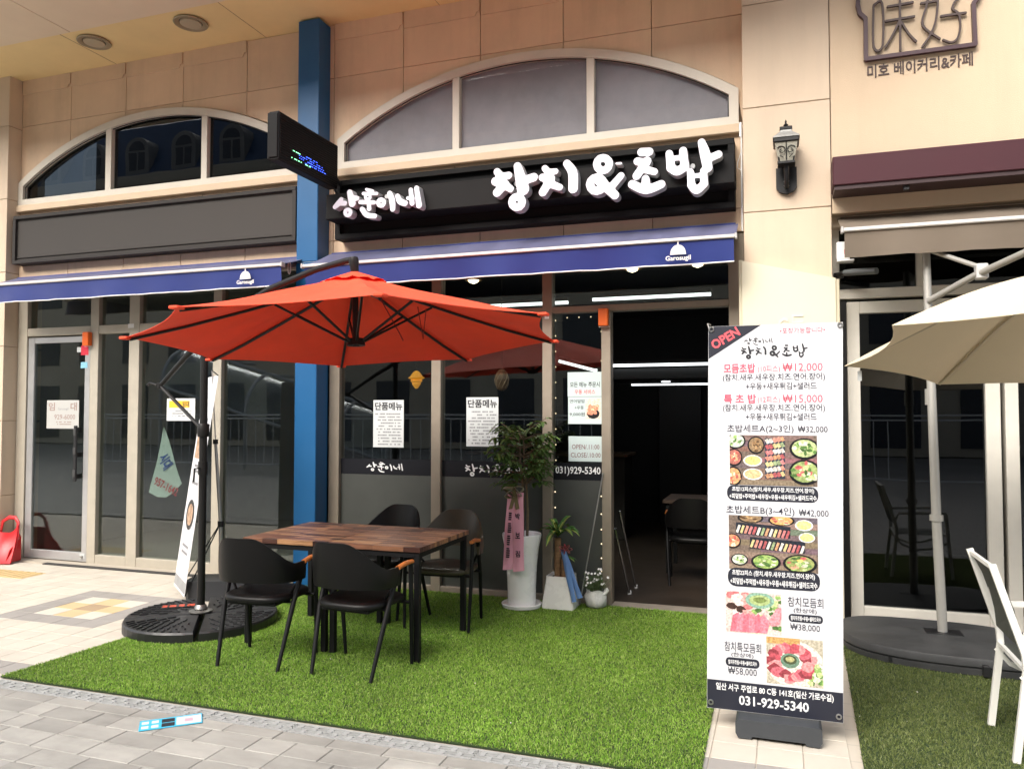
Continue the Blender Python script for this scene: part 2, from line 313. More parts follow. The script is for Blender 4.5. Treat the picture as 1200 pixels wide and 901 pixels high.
LETTERS = {'참': [[(-2.232, 3.616, 0.0265), (-2.195, 3.575, 0.027), (-2.131, 3.575, 0.027)], [(-2.249, 3.537, 0.0305), (-2.167, 3.501, 0.035)], [(-2.167, 3.501, 0.032), (-2.232, 3.442, 0.032)], [(-2.175, 3.506, 0.0285), (-2.115, 3.462, 0.0255)], [(-2.053, 3.645, 0.0285), (-2.029, 3.554, 0.039), (-2.005, 3.449, 0.046)], [(-1.989, 3.52, 0.0315), (-1.912, 3.538, 0.031)], [(-2.011, 3.341, 0.0375), (-2.017, 3.32, 0.0375), (-2.034, 3.306, 0.038), (-2.056, 3.302, 0.0375), (-2.079, 3.31, 0.038), (-2.096, 3.327, 0.038), (-2.102, 3.349, 0.038), (-2.096, 3.37, 0.038), (-2.079, 3.385, 0.038), (-2.056, 3.389, 0.038), (-2.034, 3.381, 0.038), (-2.017, 3.363, 0.0375), (-2.011, 3.341, 0.0375)]], '상': [[(-3.719, 3.514, 0.02), (-3.751, 3.477, 0.0255), (-3.783, 3.452, 0.0195)], [(-3.741, 3.482, 0.021), (-3.681, 3.477, 0.0215)], [(-3.633, 3.57, 0.025), (-3.606, 3.471, 0.034)], [(-3.6, 3.517, 0.025), (-3.557, 3.51, 0.021)], [(-3.622, 3.389, 0.0215), (-3.626, 3.377, 0.0215), (-3.636, 3.368, 0.0215), (-3.65, 3.366, 0.0215), (-3.664, 3.371, 0.0215), (-3.674, 3.381, 0.021), (-3.678, 3.393, 0.021), (-3.675, 3.406, 0.0215), (-3.664, 3.414, 0.021), (-3.65, 3.416, 0.021), (-3.636, 3.412, 0.021), (-3.626, 3.402, 0.0215), (-3.622, 3.389, 0.0215)]], '훈': [[(-3.465, 3.582, 0.012), (-3.402, 3.562, 0.0125)], [(-3.495, 3.547, 0.014), (-3.362, 3.535, 0.014)], [(-3.426, 3.511, 0.016), (-3.429, 3.501, 0.016), (-3.438, 3.494, 0.016), (-3.45, 3.492, 0.016), (-3.462, 3.496, 0.016), (-3.471, 3.504, 0.016), (-3.474, 3.515, 0.016), (-3.471, 3.526, 0.016), (-3.462, 3.533, 0.016), (-3.45, 3.535, 0.016), (-3.438, 3.531, 0.016), (-3.429, 3.522, 0.0155), (-3.426, 3.511, 0.016)], [(-3.526, 3.474, 0.018), (-3.387, 3.458, 0.017)], [(-3.438, 3.456, 0.019), (-3.436, 3.406, 0.0205)], [(-3.506, 3.409, 0.021), (-3.463, 3.356, 0.023), (-3.379, 3.336, 0.021)]], '이': [[(-3.288, 3.448, 0.022), (-3.292, 3.435, 0.0225), (-3.303, 3.426, 0.0225), (-3.317, 3.424, 0.022), (-3.332, 3.429, 0.0225), (-3.343, 3.44, 0.023), (-3.347, 3.453, 0.0225), (-3.343, 3.466, 0.023), (-3.332, 3.475, 0.023), (-3.318, 3.477, 0.023), (-3.303, 3.472, 0.0225), (-3.292, 3.461, 0.022), (-3.288, 3.448, 0.022)], [(-3.234, 3.525, 0.022), (-3.209, 3.457, 0.0275), (-3.203, 3.387, 0.024)]], '네': [[(-3.158, 3.494, 0.0205), (-3.133, 3.446, 0.026), (-3.083, 3.425, 0.024)], [(-3.058, 3.468, 0.015), (-3.008, 3.461, 0.015)], [(-3.03, 3.537, 0.0185), (-3.015, 3.419, 0.022)], [(-2.974, 3.548, 0.0205), (-2.95, 3.397, 0.0265)]], '치': [[(-1.817, 3.603, 0.023), (-1.781, 3.569, 0.025), (-1.726, 3.569, 0.021)], [(-1.838, 3.53, 0.0265), (-1.775, 3.501, 0.031)], [(-1.766, 3.512, 0.031), (-1.834, 3.407, 0.0295)], [(-1.77, 3.47, 0.028), (-1.692, 3.435, 0.024)], [(-1.63, 3.623, 0.0275), (-1.582, 3.543, 0.034), (-1.579, 3.415, 0.0345)]], '앤': [[(-1.282, 3.583, 0.036), (-1.289, 3.558, 0.036), (-1.307, 3.541, 0.0355), (-1.333, 3.537, 0.036), (-1.358, 3.547, 0.036), (-1.377, 3.567, 0.036), (-1.384, 3.593, 0.036), (-1.377, 3.618, 0.036), (-1.358, 3.635, 0.036), (-1.332, 3.639, 0.036), (-1.307, 3.629, 0.036), (-1.288, 3.609, 0.036), (-1.282, 3.583, 0.036)], [(-1.33, 3.425, 0.039), (-1.338, 3.399, 0.039), (-1.357, 3.381, 0.039), (-1.385, 3.376, 0.039), (-1.412, 3.386, 0.0395), (-1.432, 3.408, 0.0395), (-1.439, 3.435, 0.0395), (-1.431, 3.462, 0.039), (-1.411, 3.479, 0.039), (-1.384, 3.484, 0.039), (-1.357, 3.474, 0.039), (-1.337, 3.453, 0.039), (-1.33, 3.425, 0.039)], [(-1.356, 3.453, 0.036), (-1.238, 3.33, 0.0295)], [(-1.274, 3.39, 0.027), (-1.188, 3.481, 0.0235)], [(-1.225, 3.581, 0.007), (-1.189, 3.579, 0.0085)]], '초': [[(-1.025, 3.652, 0.028), (-0.964, 3.648, 0.028)], [(-1.057, 3.582, 0.0265), (-0.996, 3.561, 0.0295)], [(-0.981, 3.577, 0.029), (-1.064, 3.467, 0.028)], [(-0.993, 3.51, 0.026), (-0.924, 3.486, 0.0235)], [(-0.994, 3.437, 0.026), (-0.991, 3.378, 0.0315)], [(-1.099, 3.403, 0.029), (-0.992, 3.352, 0.032), (-0.873, 3.382, 0.0285)]], '밥': [[(-0.809, 3.617, 0.0245), (-0.796, 3.505, 0.029)], [(-0.703, 3.628, 0.026), (-0.691, 3.504, 0.028)], [(-0.796, 3.505, 0.029), (-0.75, 3.474, 0.0315), (-0.691, 3.5, 0.0285)], [(-0.799, 3.575, 0.017), (-0.696, 3.576, 0.0175)], [(-0.563, 3.678, 0.0245), (-0.54, 3.596, 0.0335), (-0.519, 3.477, 0.031)], [(-0.506, 3.547, 0.0255), (-0.438, 3.571, 0.025)], [(-0.649, 3.458, 0.0225), (-0.642, 3.355, 0.025)], [(-0.549, 3.457, 0.0225), (-0.547, 3.361, 0.025)], [(-0.642, 3.355, 0.025), (-0.603, 3.313, 0.0285), (-0.547, 3.354, 0.025)], [(-0.645, 3.423, 0.015), (-0.55, 3.423, 0.016)]], 'taste': [[(0.678, 4.634, 0.009), (0.737, 4.636, 0.0085), (0.734, 4.324, 0.0085), (0.674, 4.322, 0.009), (0.678, 4.634, 0.009)], [(0.773, 4.606, 0.0095), (0.94, 4.611, 0.01)], [(0.761, 4.5, 0.01), (0.948, 4.504, 0.0095)], [(0.856, 4.721, 0.009), (0.853, 4.267, 0.009)], [(0.85, 4.488, 0.009), (0.806, 4.395, 0.009), (0.753, 4.306, 0.0085)], [(0.863, 4.476, 0.0085), (0.91, 4.382, 0.0085), (0.957, 4.317, 0.0095)]], 'good': [[(0.996, 4.594, 0.01), (1.103, 4.596, 0.0095)], [(1.045, 4.664, 0.0085), (1.031, 4.574, 0.009), (1.003, 4.43, 0.009), (1.113, 4.312, 0.0085)], [(1.105, 4.598, 0.0085), (1.09, 4.46, 0.0085), (1.053, 4.356, 0.0085), (0.996, 4.27, 0.0085)], [(1.155, 4.657, 0.009), (1.255, 4.656, 0.0085), (1.197, 4.532, 0.0085), (1.236, 4.476, 0.0085), (1.245, 4.377, 0.008), (1.223, 4.295, 0.0085), (1.183, 4.275, 0.0085), (1.133, 4.301, 0.0085)], [(1.123, 4.477, 0.0095), (1.281, 4.476, 0.0095)]], 'bread': [(0.619, 4.232, 0.0145), (0.622, 4.539, 0.014), (0.582, 4.585, 0.014), (0.57, 4.653, 0.015), (0.579, 4.758, 0.0145), (0.639, 4.831, 0.0145), (0.798, 4.873, 0.0145), (0.975, 4.869, 0.014), (1.158, 4.858, 0.014), (1.297, 4.809, 0.014), (1.37, 4.721, 0.0135), (1.378, 4.629, 0.0135), (1.357, 4.564, 0.014), (1.33, 4.537, 0.0135), (1.336, 4.234, 0.014), (0.619, 4.232, 0.0145)]}
BANNER_TEXT = [('pink', '•포장가능합니다•', -0.007, 0.205, 2.031, 2.001), ('red', '모듬초밥', -0.284, -0.129, 1.855, 1.807), ('pink', '(10피스)', -0.116, -0.009, 1.844, 1.805), ('red', '₩12,000', 0.003, 0.191, 1.853, 1.806), ('ink', '(참치.새우.새우장.치즈.연어.장어)', -0.289, 0.202, 1.802, 1.761), ('ink', '+우동+새우튀김+샐러드', -0.175, 0.162, 1.756, 1.72), ('red', '특 초 밥', -0.285, -0.126, 1.698, 1.65), ('pink', '(12피스)', -0.118, -0.011, 1.688, 1.649), ('red', '₩15,000', 0.002, 0.189, 1.695, 1.649), ('ink', '(참치.새우.새우장.치즈.연어.장어)', -0.29, 0.2, 1.647, 1.606), ('ink', '+우동+새우튀김+샐러드', -0.177, 0.16, 1.602, 1.565), ('ink', '초밥세트A(2~3인)', -0.27, 0.052, 1.543, 1.498), ('ink', '₩32,000', 0.072, 0.21, 1.538, 1.502), ('white', '초밥12피스(참치.새우.새우장.치즈.연어.장어)', -0.248, 0.144, 1.229, 1.201), ('white', '+회덮밥+주먹밥+새우장+우동+새우튀김+샐러드국수', -0.261, 0.155, 1.194, 1.167), ('ink', '초밥세트B(3~4인)', -0.278, 0.051, 1.132, 1.085), ('ink', '₩42,000', 0.071, 0.209, 1.125, 1.087), ('white', '초밥22피스 (참치.새우.새우장.치즈.연어.장어)', -0.252, 0.142, 0.809, 0.777), ('white', '+회덮밥+주먹밥+새우장+우동+새우튀김+샐러드국수', -0.261, 0.153, 0.767, 0.735), ('ink', '참치모듬회', 0.014, 0.179, 0.691, 0.643), ('ink', '(한상에)', 0.041, 0.148, 0.638, 0.611), ('white', '참치무조림+우동+샐러드국수', 0.027, 0.167, 0.599, 0.576), ('ink', '₩38,000', 0.024, 0.162, 0.561, 0.524), ('ink', '참치특모듬회', -0.293, -0.115, 0.444, 0.395), ('ink', '(한상에)', -0.26, -0.152, 0.392, 0.367), ('white', '참치무조림+우동+샐러드국수', -0.275, -0.136, 0.354, 0.331), ('ink', '₩58,000', -0.277, -0.137, 0.318, 0.277), ('white', '일산 서구 주엽로 80 C동 141호(일산 가로수길)', -0.337, 0.22, 0.233, 0.191), ('white', '031-929-5340', -0.225, 0.106, 0.18, 0.132)]
PHOTOS = {'photo_a': (-0.258, 0.16, 1.49, 1.237), 'photo_b': (-0.266, 0.158, 1.083, 0.811), 'photo_c': (-0.286, -0.017, 0.698, 0.493), 'photo_d': (-0.09, 0.174, 0.486, 0.256)}
PILLS = {'p1': (-0.273, 0.163, 1.235, 1.158), 'p2': (-0.273, 0.165, 0.818, 0.724), 'p3': (0.017, 0.176, 0.607, 0.568), 'p4': (-0.288, -0.124, 0.365, 0.32)}
LOGOS = {'small': (-0.181, -0.045, 1.986, 1.949), 'big': (-0.194, 0.12, 1.955, 1.873)}

# ================================================================== SETTING
M_stone = mat('beige_stone', (.68, .505, .35), .75, var=.06, vscale=2.2, bump=.12, bscale=90, rnd=.05, stain=.10, streak=.10)
M_pier = mat('pier_stone', (.565, .455, .34), .75, var=.04, vscale=2.0, bump=.1, bscale=90, rnd=.02, stain=.06, streak=.06)
M_stucco = mat('stucco', (.565, .44, .31), .85, var=.03, vscale=2, bump=.25, bscale=160, streak=.05)
M_soffit = mat('soffit_paint', (.80, .625, .31), .7, var=.06, vscale=1.5)
M_soffit2 = mat('soffit_panel', (.74, .62, .46), .7, var=.05, vscale=1.5)
M_joint = mat('joint_dark', (.33, .245, .17), .9)
M_frame = mat('taupe_aluminium', (.30, .255, .20), .42, metal=.35, var=.06, vscale=8)
M_frameL = mat('pale_aluminium', (.46, .42, .345), .42, metal=.3, var=.06, vscale=8)
M_frameW = mat('white_aluminium', (.66, .63, .56), .4, metal=.1, var=.04, vscale=8)
M_arch = mat('arch_frame_paint', (.60, .56, .48), .5, var=.05, vscale=5)
M_glass = glass('shop_glass', (.80, .83, .80), 1.25)
M_glassL = glass('vacant_glass', (.72, .76, .73), 1.7)
M_glassD = glass('dark_glass', (.25, .27, .28), 1.15)
M_black = mat('black_paint', (.012, .012, .013), .45)
M_white = mat('white_plastic', (.78, .78, .77), .4)
M_paper = mat('white_paper', (.56, .58, .575), .8, var=.02)
M_ink = mat('black_ink', (.02, .02, .025), .6)
M_steel = mat('brushed_steel', (.55, .55, .54), .3, metal=1)

# ---- ground
def sheet(name, x0, x1, y0, y1, z, m):
    o = MB().add([(x0, y0, z), (x1, y0, z), (x1, y1, z), (x0, y1, z)], [(0, 1, 2, 3)]).build(name, m); o['kind'] = 'structure'; return o
def brick_mat(name, c1, c2, cm, bw, bh, off):
    m = mat(name, c1, .85); n = m.node_tree.nodes; l = m.node_tree.links
    t = n.new('ShaderNodeTexBrick'); t.inputs['Color1'].default_value = (*c1, 1); t.inputs['Color2'].default_value = (*c2, 1); t.inputs['Mortar'].default_value = (*cm, 1)
    t.inputs['Scale'].default_value = 1; t.inputs['Brick Width'].default_value = bw; t.inputs['Row Height'].default_value = bh; t.inputs['Mortar Size'].default_value = .006; t.offset = off
    g = n.new('ShaderNodeNewGeometry'); l.new(g.outputs['Position'], t.inputs['Vector']); l.new(t.outputs[0], n['Principled BSDF'].inputs['Base Color'])
    return m
ground = sheet('ground', -220, 220, -220, 220, -.04, mat('street_paving', (.30, .285, .26), .9, var=.15, vscale=.4))
plaza = sheet('plaza_pavement', -14, 6, -2.985, .3, -.006, brick_mat('plaza_far_tiles', (.50, .45, .375), (.48, .43, .36), (.42, .385, .325), .207, .195, 0))
walk = sheet('sidewalk', -30, 30, -14, -3.1, -.007, brick_mat('walk_far_pavers', (.33, .315, .29), (.29, .28, .26), (.15, .14, .125), .24, .15, .5))

TILE = {'beige': mat('beige_tile', (.545, .495, .415), .8, var=.05, vscale=5, bump=.1, bscale=200, rnd=.035, stain=.14),
        'grey': mat('grey_tile', (.31, .29, .265), .8, var=.06, vscale=5, bump=.1, bscale=200, rnd=.03, stain=.14),
        'yellow': mat('yellow_tile', (.56, .42, .235), .8, var=.06, vscale=5, bump=.1, bscale=200, rnd=.03),
        'tan': mat('tan_tile', (.36, .265, .165), .8, var=.06, vscale=5),
        'white': mat('pale_tile', (.56, .51, .435), .8, var=.04, vscale=5)}
TX, TY = .207, .195
tile_me = {k: MB().box(-TX/2+.0022, TX/2-.0022, -TY/2+.0022, TY/2-.0022, -.02, 0, bev=.002).mesh() for k in TILE}
for k in TILE: tile_me[k].materials.append(TILE[k])
def tile_kind(i, j):
    if j == -1: return 'grey'
    a, b = i+27, j-4                                   # the 5 x 5 ornament
    if 0 <= a <= 4 and 0 <= b <= 4:
        if a in (0, 4) or b in (0, 4): return 'grey'
        if (a, b) == (2, 2): return 'tan'
        return 'yellow' if a == 2 or b == 2 else 'white'
    return 'beige'
for j in range(-1, 13):
    for i in range(-39, 4):
        x = -.34+TX*(i+.5); y = -2.715+TY*(j+.5)
        left = x < -4.2 and x > -5.0-1.28*(y+3.0) and x > -8.0
        right = -.45 < x < .36 and y < -1.7
        if left and x > -4.6 and y > -1.0: continue
        if (left or right) and y > -3:
            k = tile_kind(i, j); link('tile', tile_me[k], None, plaza, (x, y, random.uniform(-.0012, .0006)))
# yellow tactile paving beside the pier
M_tact = mat('tactile_yellow', (.56, .41, .20), .8, var=.05)
tp = MB().box(-7.95, -7.0, -.80, -.52, -.005, .002, bev=.001)
for q in range(11): tp.box(-7.93+q*.085, -7.885+q*.085, -.79, -.53, .002, .006, bev=.002)
tp.build('tactile_strip', M_tact, plaza)
# rubber sill strip along the left shop front
MB().box(-7.45, -4.42, -.19, -.13, .0, .014, bev=.004).build('rubber_threshold', mat('rubber', (.03, .028, .026), .8), plaza)
# stone kerb under the glazing
MB().box(-8.1, -4.34, -.13, .05, -.01, .006).build('threshold', mat('threshold_stone', (.42, .37, .30), .8, var=.06), plaza)

# ---- grey pavers of the sidewalk
M_pav = mat('grey_paver', (.325, .312, .28), .85, var=.13, vscale=3.2, bump=.25, bscale=130, rnd=.17, stretch=(1, 3, 1), stain=.22)
pav_me = {}
def paver(x0, x1, y0, y1):
    w = round(x1-x0, 3); d = round(y1-y0, 3)
    if (w, d) not in pav_me:
        pav_me[(w, d)] = MB().box(-w/2+.002, w/2-.002, -d/2+.002, d/2-.002, -.03, 0, bev=.003).mesh(); pav_me[(w, d)].materials.append(M_pav)
    link('paver', pav_me[(w, d)], None, walk, ((x0+x1)/2, (y0+y1)/2, random.uniform(-.002, .001)))
rp = random.Random(3)
x = -6.0
while x < 1.0:
    paver(x, x+.30, -3.2, -3.1); x += .30
for rI in range(6):
    y1 = -3.2-.15*rI; x = -5.6+rp.uniform(0, .2)+.55*rI
    while x < .6-.35*rI:
        w = rp.choice((.15, .20, .25, .30, .30)); paver(x, x+w, y1-.15, y1); x += w

# ---- slotted drain channel between turf and sidewalk
dr = thing('drain_channel', (-2.4, -3.05, 0), 'narrow slotted grey drain channel along the front edge of the turf', 'drain')
M_grate = mat('grate_steel', (.40, .405, .395), .6, metal=.2, var=.12, vscale=20)
MB().box(-9, 3, -3.1, -2.985, -.036, -.030).build('channel', mat('drain_dark', (.006, .006, .006), .9), dr)
GL = .5
gm = MB()
gm.box(0, GL-.004, .096, .111, -.014, .001); gm.box(0, GL-.004, .002, .014, -.014, .001); gm.box(0, GL-.004, .052, .058, -.014, 0)
for off, ya, yb in ((0, .014, .052), (.044, .058, .096)):
    ym = (ya+yb)/2; gm.box(0, GL-.004, ym-.0025, ym+.0025, -.014, -.0005)
    xx = off-.088
    while xx < GL:
        a, b = max(0, xx+.062), min(GL-.004, xx+.088)
        if b > a+.002:
            gm.box(a, b, ya, ym-.0025, -.014, 0); gm.box(a, b, ym+.0025, yb, -.014, 0)
        xx += .088
gme = gm.mesh(); gme.materials.append(M_grate)
for q in range(-8, 7): link('grate', gme, None, dr, (-2.385+GL*q+2.4, -3.1+3.05, 0))

# ---- the building
B = thing('shop_building', (-4, 0, 0), 'beige stone shop building with two arched upper windows and glazed shop fronts', 'building')
ARCH = dict(main=(-2.155, 1.85), left=(-6.22, 1.90))
AR = 3.287
def arch_z(x, c, hw, off=0):
    r_ = AR+off; d = abs(x-c)
    return 4.79-AR+math.sqrt(max(0, r_*r_-d*d))
def stone(poly, y0=0, y1=.08, m=None, name='stone_panel'):
    # slightly inset so that the joint behind shows as a recessed line
    cx = sum(p[0] for p in poly)/len(poly); cz = sum(p[1] for p in poly)/len(poly)
    return MB().prism(poly, y0, y1).build(name, m or M_stone, B, loc=(cx, y0, cz))
def rect_stone(x0, x1, z0, z1, y0=0, y1=.08, m=None):
    g = .003
    return MB().box(x0+g, x1-g, y0, y1, z0+g, z1-g, bev=.003).build('stone_panel', m or M_stone, B, loc=((x0+x1)/2, y0, (z0+z1)/2))
XJ = [-8.11, -7.39, -6.62, -5.865, -5.07, -4.28, -4.06, -3.32, -2.548, -1.773, -1.005, -.27]
for a, b in zip(XJ[:-1], XJ[1:]):
    # upper course with its shallow stepped moulding
    rect_stone(a, b, 4.835, 5.36)
    rect_stone(a, b, 3.06, 3.25)
    c, hw = ARCH['left' if b <= -4.2 else 'main']
    if b-a > .3:
        g = .003; n = 14; lo, hi = c-hw, c+hw
        xs = [a+g+(b-a-2*g)*t/n for t in range(n+1)]
        zs = [min(4.83, max(3.94, arch_z(x, c, hw, .012) if lo-.0 < x < hi else 3.94)) for x in xs]
        if min(zs) < 4.825:
            poly = [(xs[-1], 4.832), (xs[0], 4.832)]+list(zip(xs, zs))
            MB().prism(poly, 0, .08).build('stone_panel', M_stone, B, loc=((a+b)/2, 0, 4.6))
rect_stone(-4.28, -4.06, 3.94, 4.835); rect_stone(-4.34, -4.06, 3.25, 3.94)
rect_stone(-8.11, -7.0, 3.25, 3.93); rect_stone(-7.0, -5.6, 3.25, 3.93); rect_stone(-5.6, -4.34, 3.25, 3.93)
rect_stone(-4.06, -2.8, 3.25, 3.93); rect_stone(-2.8, -1.5, 3.25, 3.93); rect_stone(-1.5, -.27, 3.25, 3.93)
# backing that closes the joints, with the arches left open
for key, (c, hw) in ARCH.items():
    n = 24; xs = [c-hw+2*hw*t/n for t in range(n+1)]
    x0, x1 = (-8.3, -4.17) if key == 'left' else (-4.17, -.2)
    poly = [(x0, 3.0), (x0, 5.6), (x1, 5.6), (x1, 3.0), (c+hw, 3.0), (c+hw, 3.93)]+[(x, max(3.93, arch_z(x, c, hw))) for x in reversed(xs)]+[(c-hw, 3.93), (c-hw, 3.0)]
    MB().prism(poly, .05, .20).build('wall_backing', M_joint, B)
    MB().box(c-hw, c+hw, .05, .20, 3.0, 3.9).build('wall_backing', M_joint, B)
# shallow raised moulding of the top course, one step per stone
for a, b in list(zip(XJ[:4], XJ[1:5]))+list(zip(XJ[6:10], XJ[7:11])): MB().prism([(a+.01, 5.36), (a+.01, 5.20), (b-.05, 5.20), (b-.03, 5.24), (b-.01, 5.24), (b-.01, 5.36)], -.012, .001).build('moulding', M_stone, B)
# piers
for za, zb in ((2.34, 3.16), (1.52, 2.34), (.70, 1.52), (-.02, .70), (3.16, 3.98), (3.98, 4.80), (4.80, 5.62), (5.62, 6.4)):
    rect_stone(-.27, .37, za, zb, -.2, .05, M_pier)
    rect_stone(-9.3, -8.11, za, zb if zb < 5.6 else 5.45, -.16, .05, M_pier) if za < 5.3 else None
    rect_stone(-9.3, -8.098, za, za+.002+.8 if za > .6 else zb, .05, .3, M_pier) if za < 5 else None
MB().box(-.262, .362, -.19, .3, -.02, 6.4).build('pier_core', M_joint, B)
MB().box(-9.3, -8.12, -.15, .3, -.02, 5.5).build('pier_core', M_joint, B)
# stucco wall of the neighbouring cafe
MB().box(.373, 3.4, -.2, .1, 3.10, 6.6, bev=.004).build('stucco_wall', M_stucco, B)
# soffit: a lower yellow channel next to the wall and pale panels further out
sf = MB().box(-14, -.29, -.72, .2, 5.36, 5.6).build('soffit', M_soffit, B)
for q in range(8):
    MB().box(-14+1.85*q+.004, -14+1.85*(q+1)-.004, -1.5, -.724, 5.352, 5.6, bev=.003).build('soffit_panel', M_soffit2, sf)
for q in range(8):
    MB().box(-14+1.9*q-.35, -14+1.9*q-.346, -.72, 0, 5.3575, 5.361).build('soffit_joint', M_joint, sf)
# masses that close the building behind
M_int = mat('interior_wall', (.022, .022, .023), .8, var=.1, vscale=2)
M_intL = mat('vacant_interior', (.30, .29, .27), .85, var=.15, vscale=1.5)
def room(x0, x1, depth, h, wall, floor, ceil):
    MB().box(x0, x1, depth, depth+.1, -.02, h).build('interior_wall', wall, B)
    MB().box(x0-.09, x0, .2, depth+.1, -.02, h).build('interior_wall', wall, B)
    MB().box(x1, x1+.09, .2, depth+.1, -.02, h).build('interior_wall', wall, B)
    MB().box(x0-.09, x1+.09, .2, depth+.1, h, h+.1).build('interior_ceiling', ceil, B)
    MB().box(x0, x1, .06, depth, -.03, .004).build('interior_floor', floor, B)
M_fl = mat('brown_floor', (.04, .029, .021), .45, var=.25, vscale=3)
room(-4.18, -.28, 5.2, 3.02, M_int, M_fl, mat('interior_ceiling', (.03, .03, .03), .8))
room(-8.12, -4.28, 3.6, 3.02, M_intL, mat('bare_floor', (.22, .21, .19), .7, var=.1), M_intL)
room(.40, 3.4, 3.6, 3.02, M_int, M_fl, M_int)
MB().box(-9.3, 3.4, 5.3, 5.5, 0, 6.6).build('rear_wall', M_stucco, B)
MB().box(-9.3, 3.4, .2, 5.5, 6.4, 6.6).build('roof', M_stucco, B)
MB().box(-9.3, -.2, .2, .3, 5.3, 6.5).build('upper_wall', M_stucco, B)
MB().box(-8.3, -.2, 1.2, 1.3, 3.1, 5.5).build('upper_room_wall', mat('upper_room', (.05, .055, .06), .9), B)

# arched windows
def arched(key, muls, pane_m, film=None):
    c, hw = ARCH[key]; n = 40
    xs = [c-hw+2*hw*t/n for t in range(n+1)]
    t = .075
    outer = [(c-hw, 3.93)]+[(x, arch_z(x, c, hw)) for x in xs]+[(c+hw, 3.93)]
    cut = lambda x: arch_z(x, c, hw, -t)
    xi = [c-hw+t+(2*hw-2*t)*q/n for q in range(n+1)]
    fr = MB()
    inner = [(xi[0], 3.995)]+[(x, cut(x)) for x in xi]+[(xi[-1], 3.995)]
    # frame ring as quads so that the opening stays open
    m = len(outer)
    for y in (0,):
        vs = [(x, -.03, z) for x, z in outer]+[(x, -.03, z) for x, z in inner]+[(x, .06, z) for x, z in outer]+[(x, .06, z) for x, z in inner]
        fs = []
        for i in range(m):
            j = (i+1) % m
            fs += [(i, j, m+j, m+i), (2*m+j, 2*m+i, 3*m+i, 3*m+j), (m+i, m+j, 3*m+j, 3*m+i), (j, i, 2*m+i, 2*m+j)]
        fr.add(vs, fs)
    win = fr.build('arched_window', M_arch, B)
    # dark gasket
    g2 = [(xi[0]+.012, 4.007)]+[(min(max(x, xi[0]+.012), xi[-1]-.012), cut(x)-.012) for x in xi]+[(xi[-1]-.012, 4.007)]
    gk = MB(); vs = [(x, .0, z) for x, z in inner]+[(x, .0, z) for x, z in g2]; gk.add(vs, [(i, (i+1) % m, m+(i+1) % m, m+i) for i in range(m)])
    gk.build('gasket', M_black, win)
    for a, b in muls:
        MB().box(a, b, -.022, .055, 3.99, cut((a+b)/2)+.02, bev=.004).build('mullion', M_arch, win)
    edges = [c-hw+t-.01]+[q for ab in muls for q in ab]+[c+hw-t+.01]
    for a, b in zip(edges[0::2], edges[1::2]):
        k = 12; px = [a+(b-a)*q/k for q in range(k+1)]
        poly = [(a, 3.985)]+[(x, min(arch_z(x, c, hw, -t+.01), 4.8)) for x in px]+[(b, 3.985)]
        MB().prism(poly, .028, .036).build('pane', pane_m, win)
        if film: MB().prism(poly, .038, .040).build('film', film, win)
    # projecting sill
    MB().box(c-hw-.02, c+hw+.02, -.05, .1, 3.855, 3.928, bev=.006).build('sill', mat('sill_stone', (.60, .47, .33), .7, var=.05), win)
M_film = mat('grey_window_film', (.30, .295, .325), .6, var=.16, vscale=2.2)
arched('main', [(-2.813, -2.745), (-1.562, -1.493)], glass('upper_glass', (.92, .92, .92), .3), M_film)
arched('left', [(-6.868, -6.79), (-5.607, -5.535)], M_glassD)

# ---- shop fronts
def front(name, xs_mull, z_transom, panes, frame_m, x0, x1, zbot, gm=M_glass, rail=True):
    f = MB()
    for a, b, za, zb in xs_mull: f.box(a, b, 0, .11, za, zb, bev=.004)
    for a, b, za, zb in z_transom: f.box(a, b, .003, .107, za, zb, bev=.004)
    o = f.build(name, frame_m, B)
    for a, b, za, zb in panes: MB().box(a-.006, b+.006, .045, .053, za-.006, zb+.006).build('pane', gm, o)
    return o
sf_main = front('shop_window', [(-4.09, -3.98, 0, 3.05), (-3.023, -2.93, 0, 3.05), (-1.968, -1.88, 0, 3.05), (-1.446, -1.366, 0, 2.466), (-.40, -.275, 0, 3.05)],
    [(-3.98, -3.023, 2.465, 2.522), (-2.93, -1.968, 2.465, 2.522), (-1.88, -.40, 2.466, 2.522), (-3.98, -3.023, 0, .05), (-2.93, -1.968, 0, .05), (-1.88, -1.446, 0, .05), (-3.98, -3.023, 3.0, 3.05), (-2.93, -1.968, 3.0, 3.05), (-1.88, -.40, 3.0, 3.05)],
    [(-3.98, -3.023, .05, 2.465), (-2.93, -1.968, .05, 2.465), (-1.88, -1.446, .05, 2.466), (-3.98, -3.023, 2.522, 3.0), (-2.93, -1.968, 2.522, 3.0), (-1.88, -.40, 2.522, 3.0)], M_frame, 0, 0, 0)
MB().box(-1.366, -.40, -.06, .12, -.01, .012, bev=.004).build('door_threshold', mat('threshold_tile', (.30, .26, .21), .7, var=.1), sf_main)
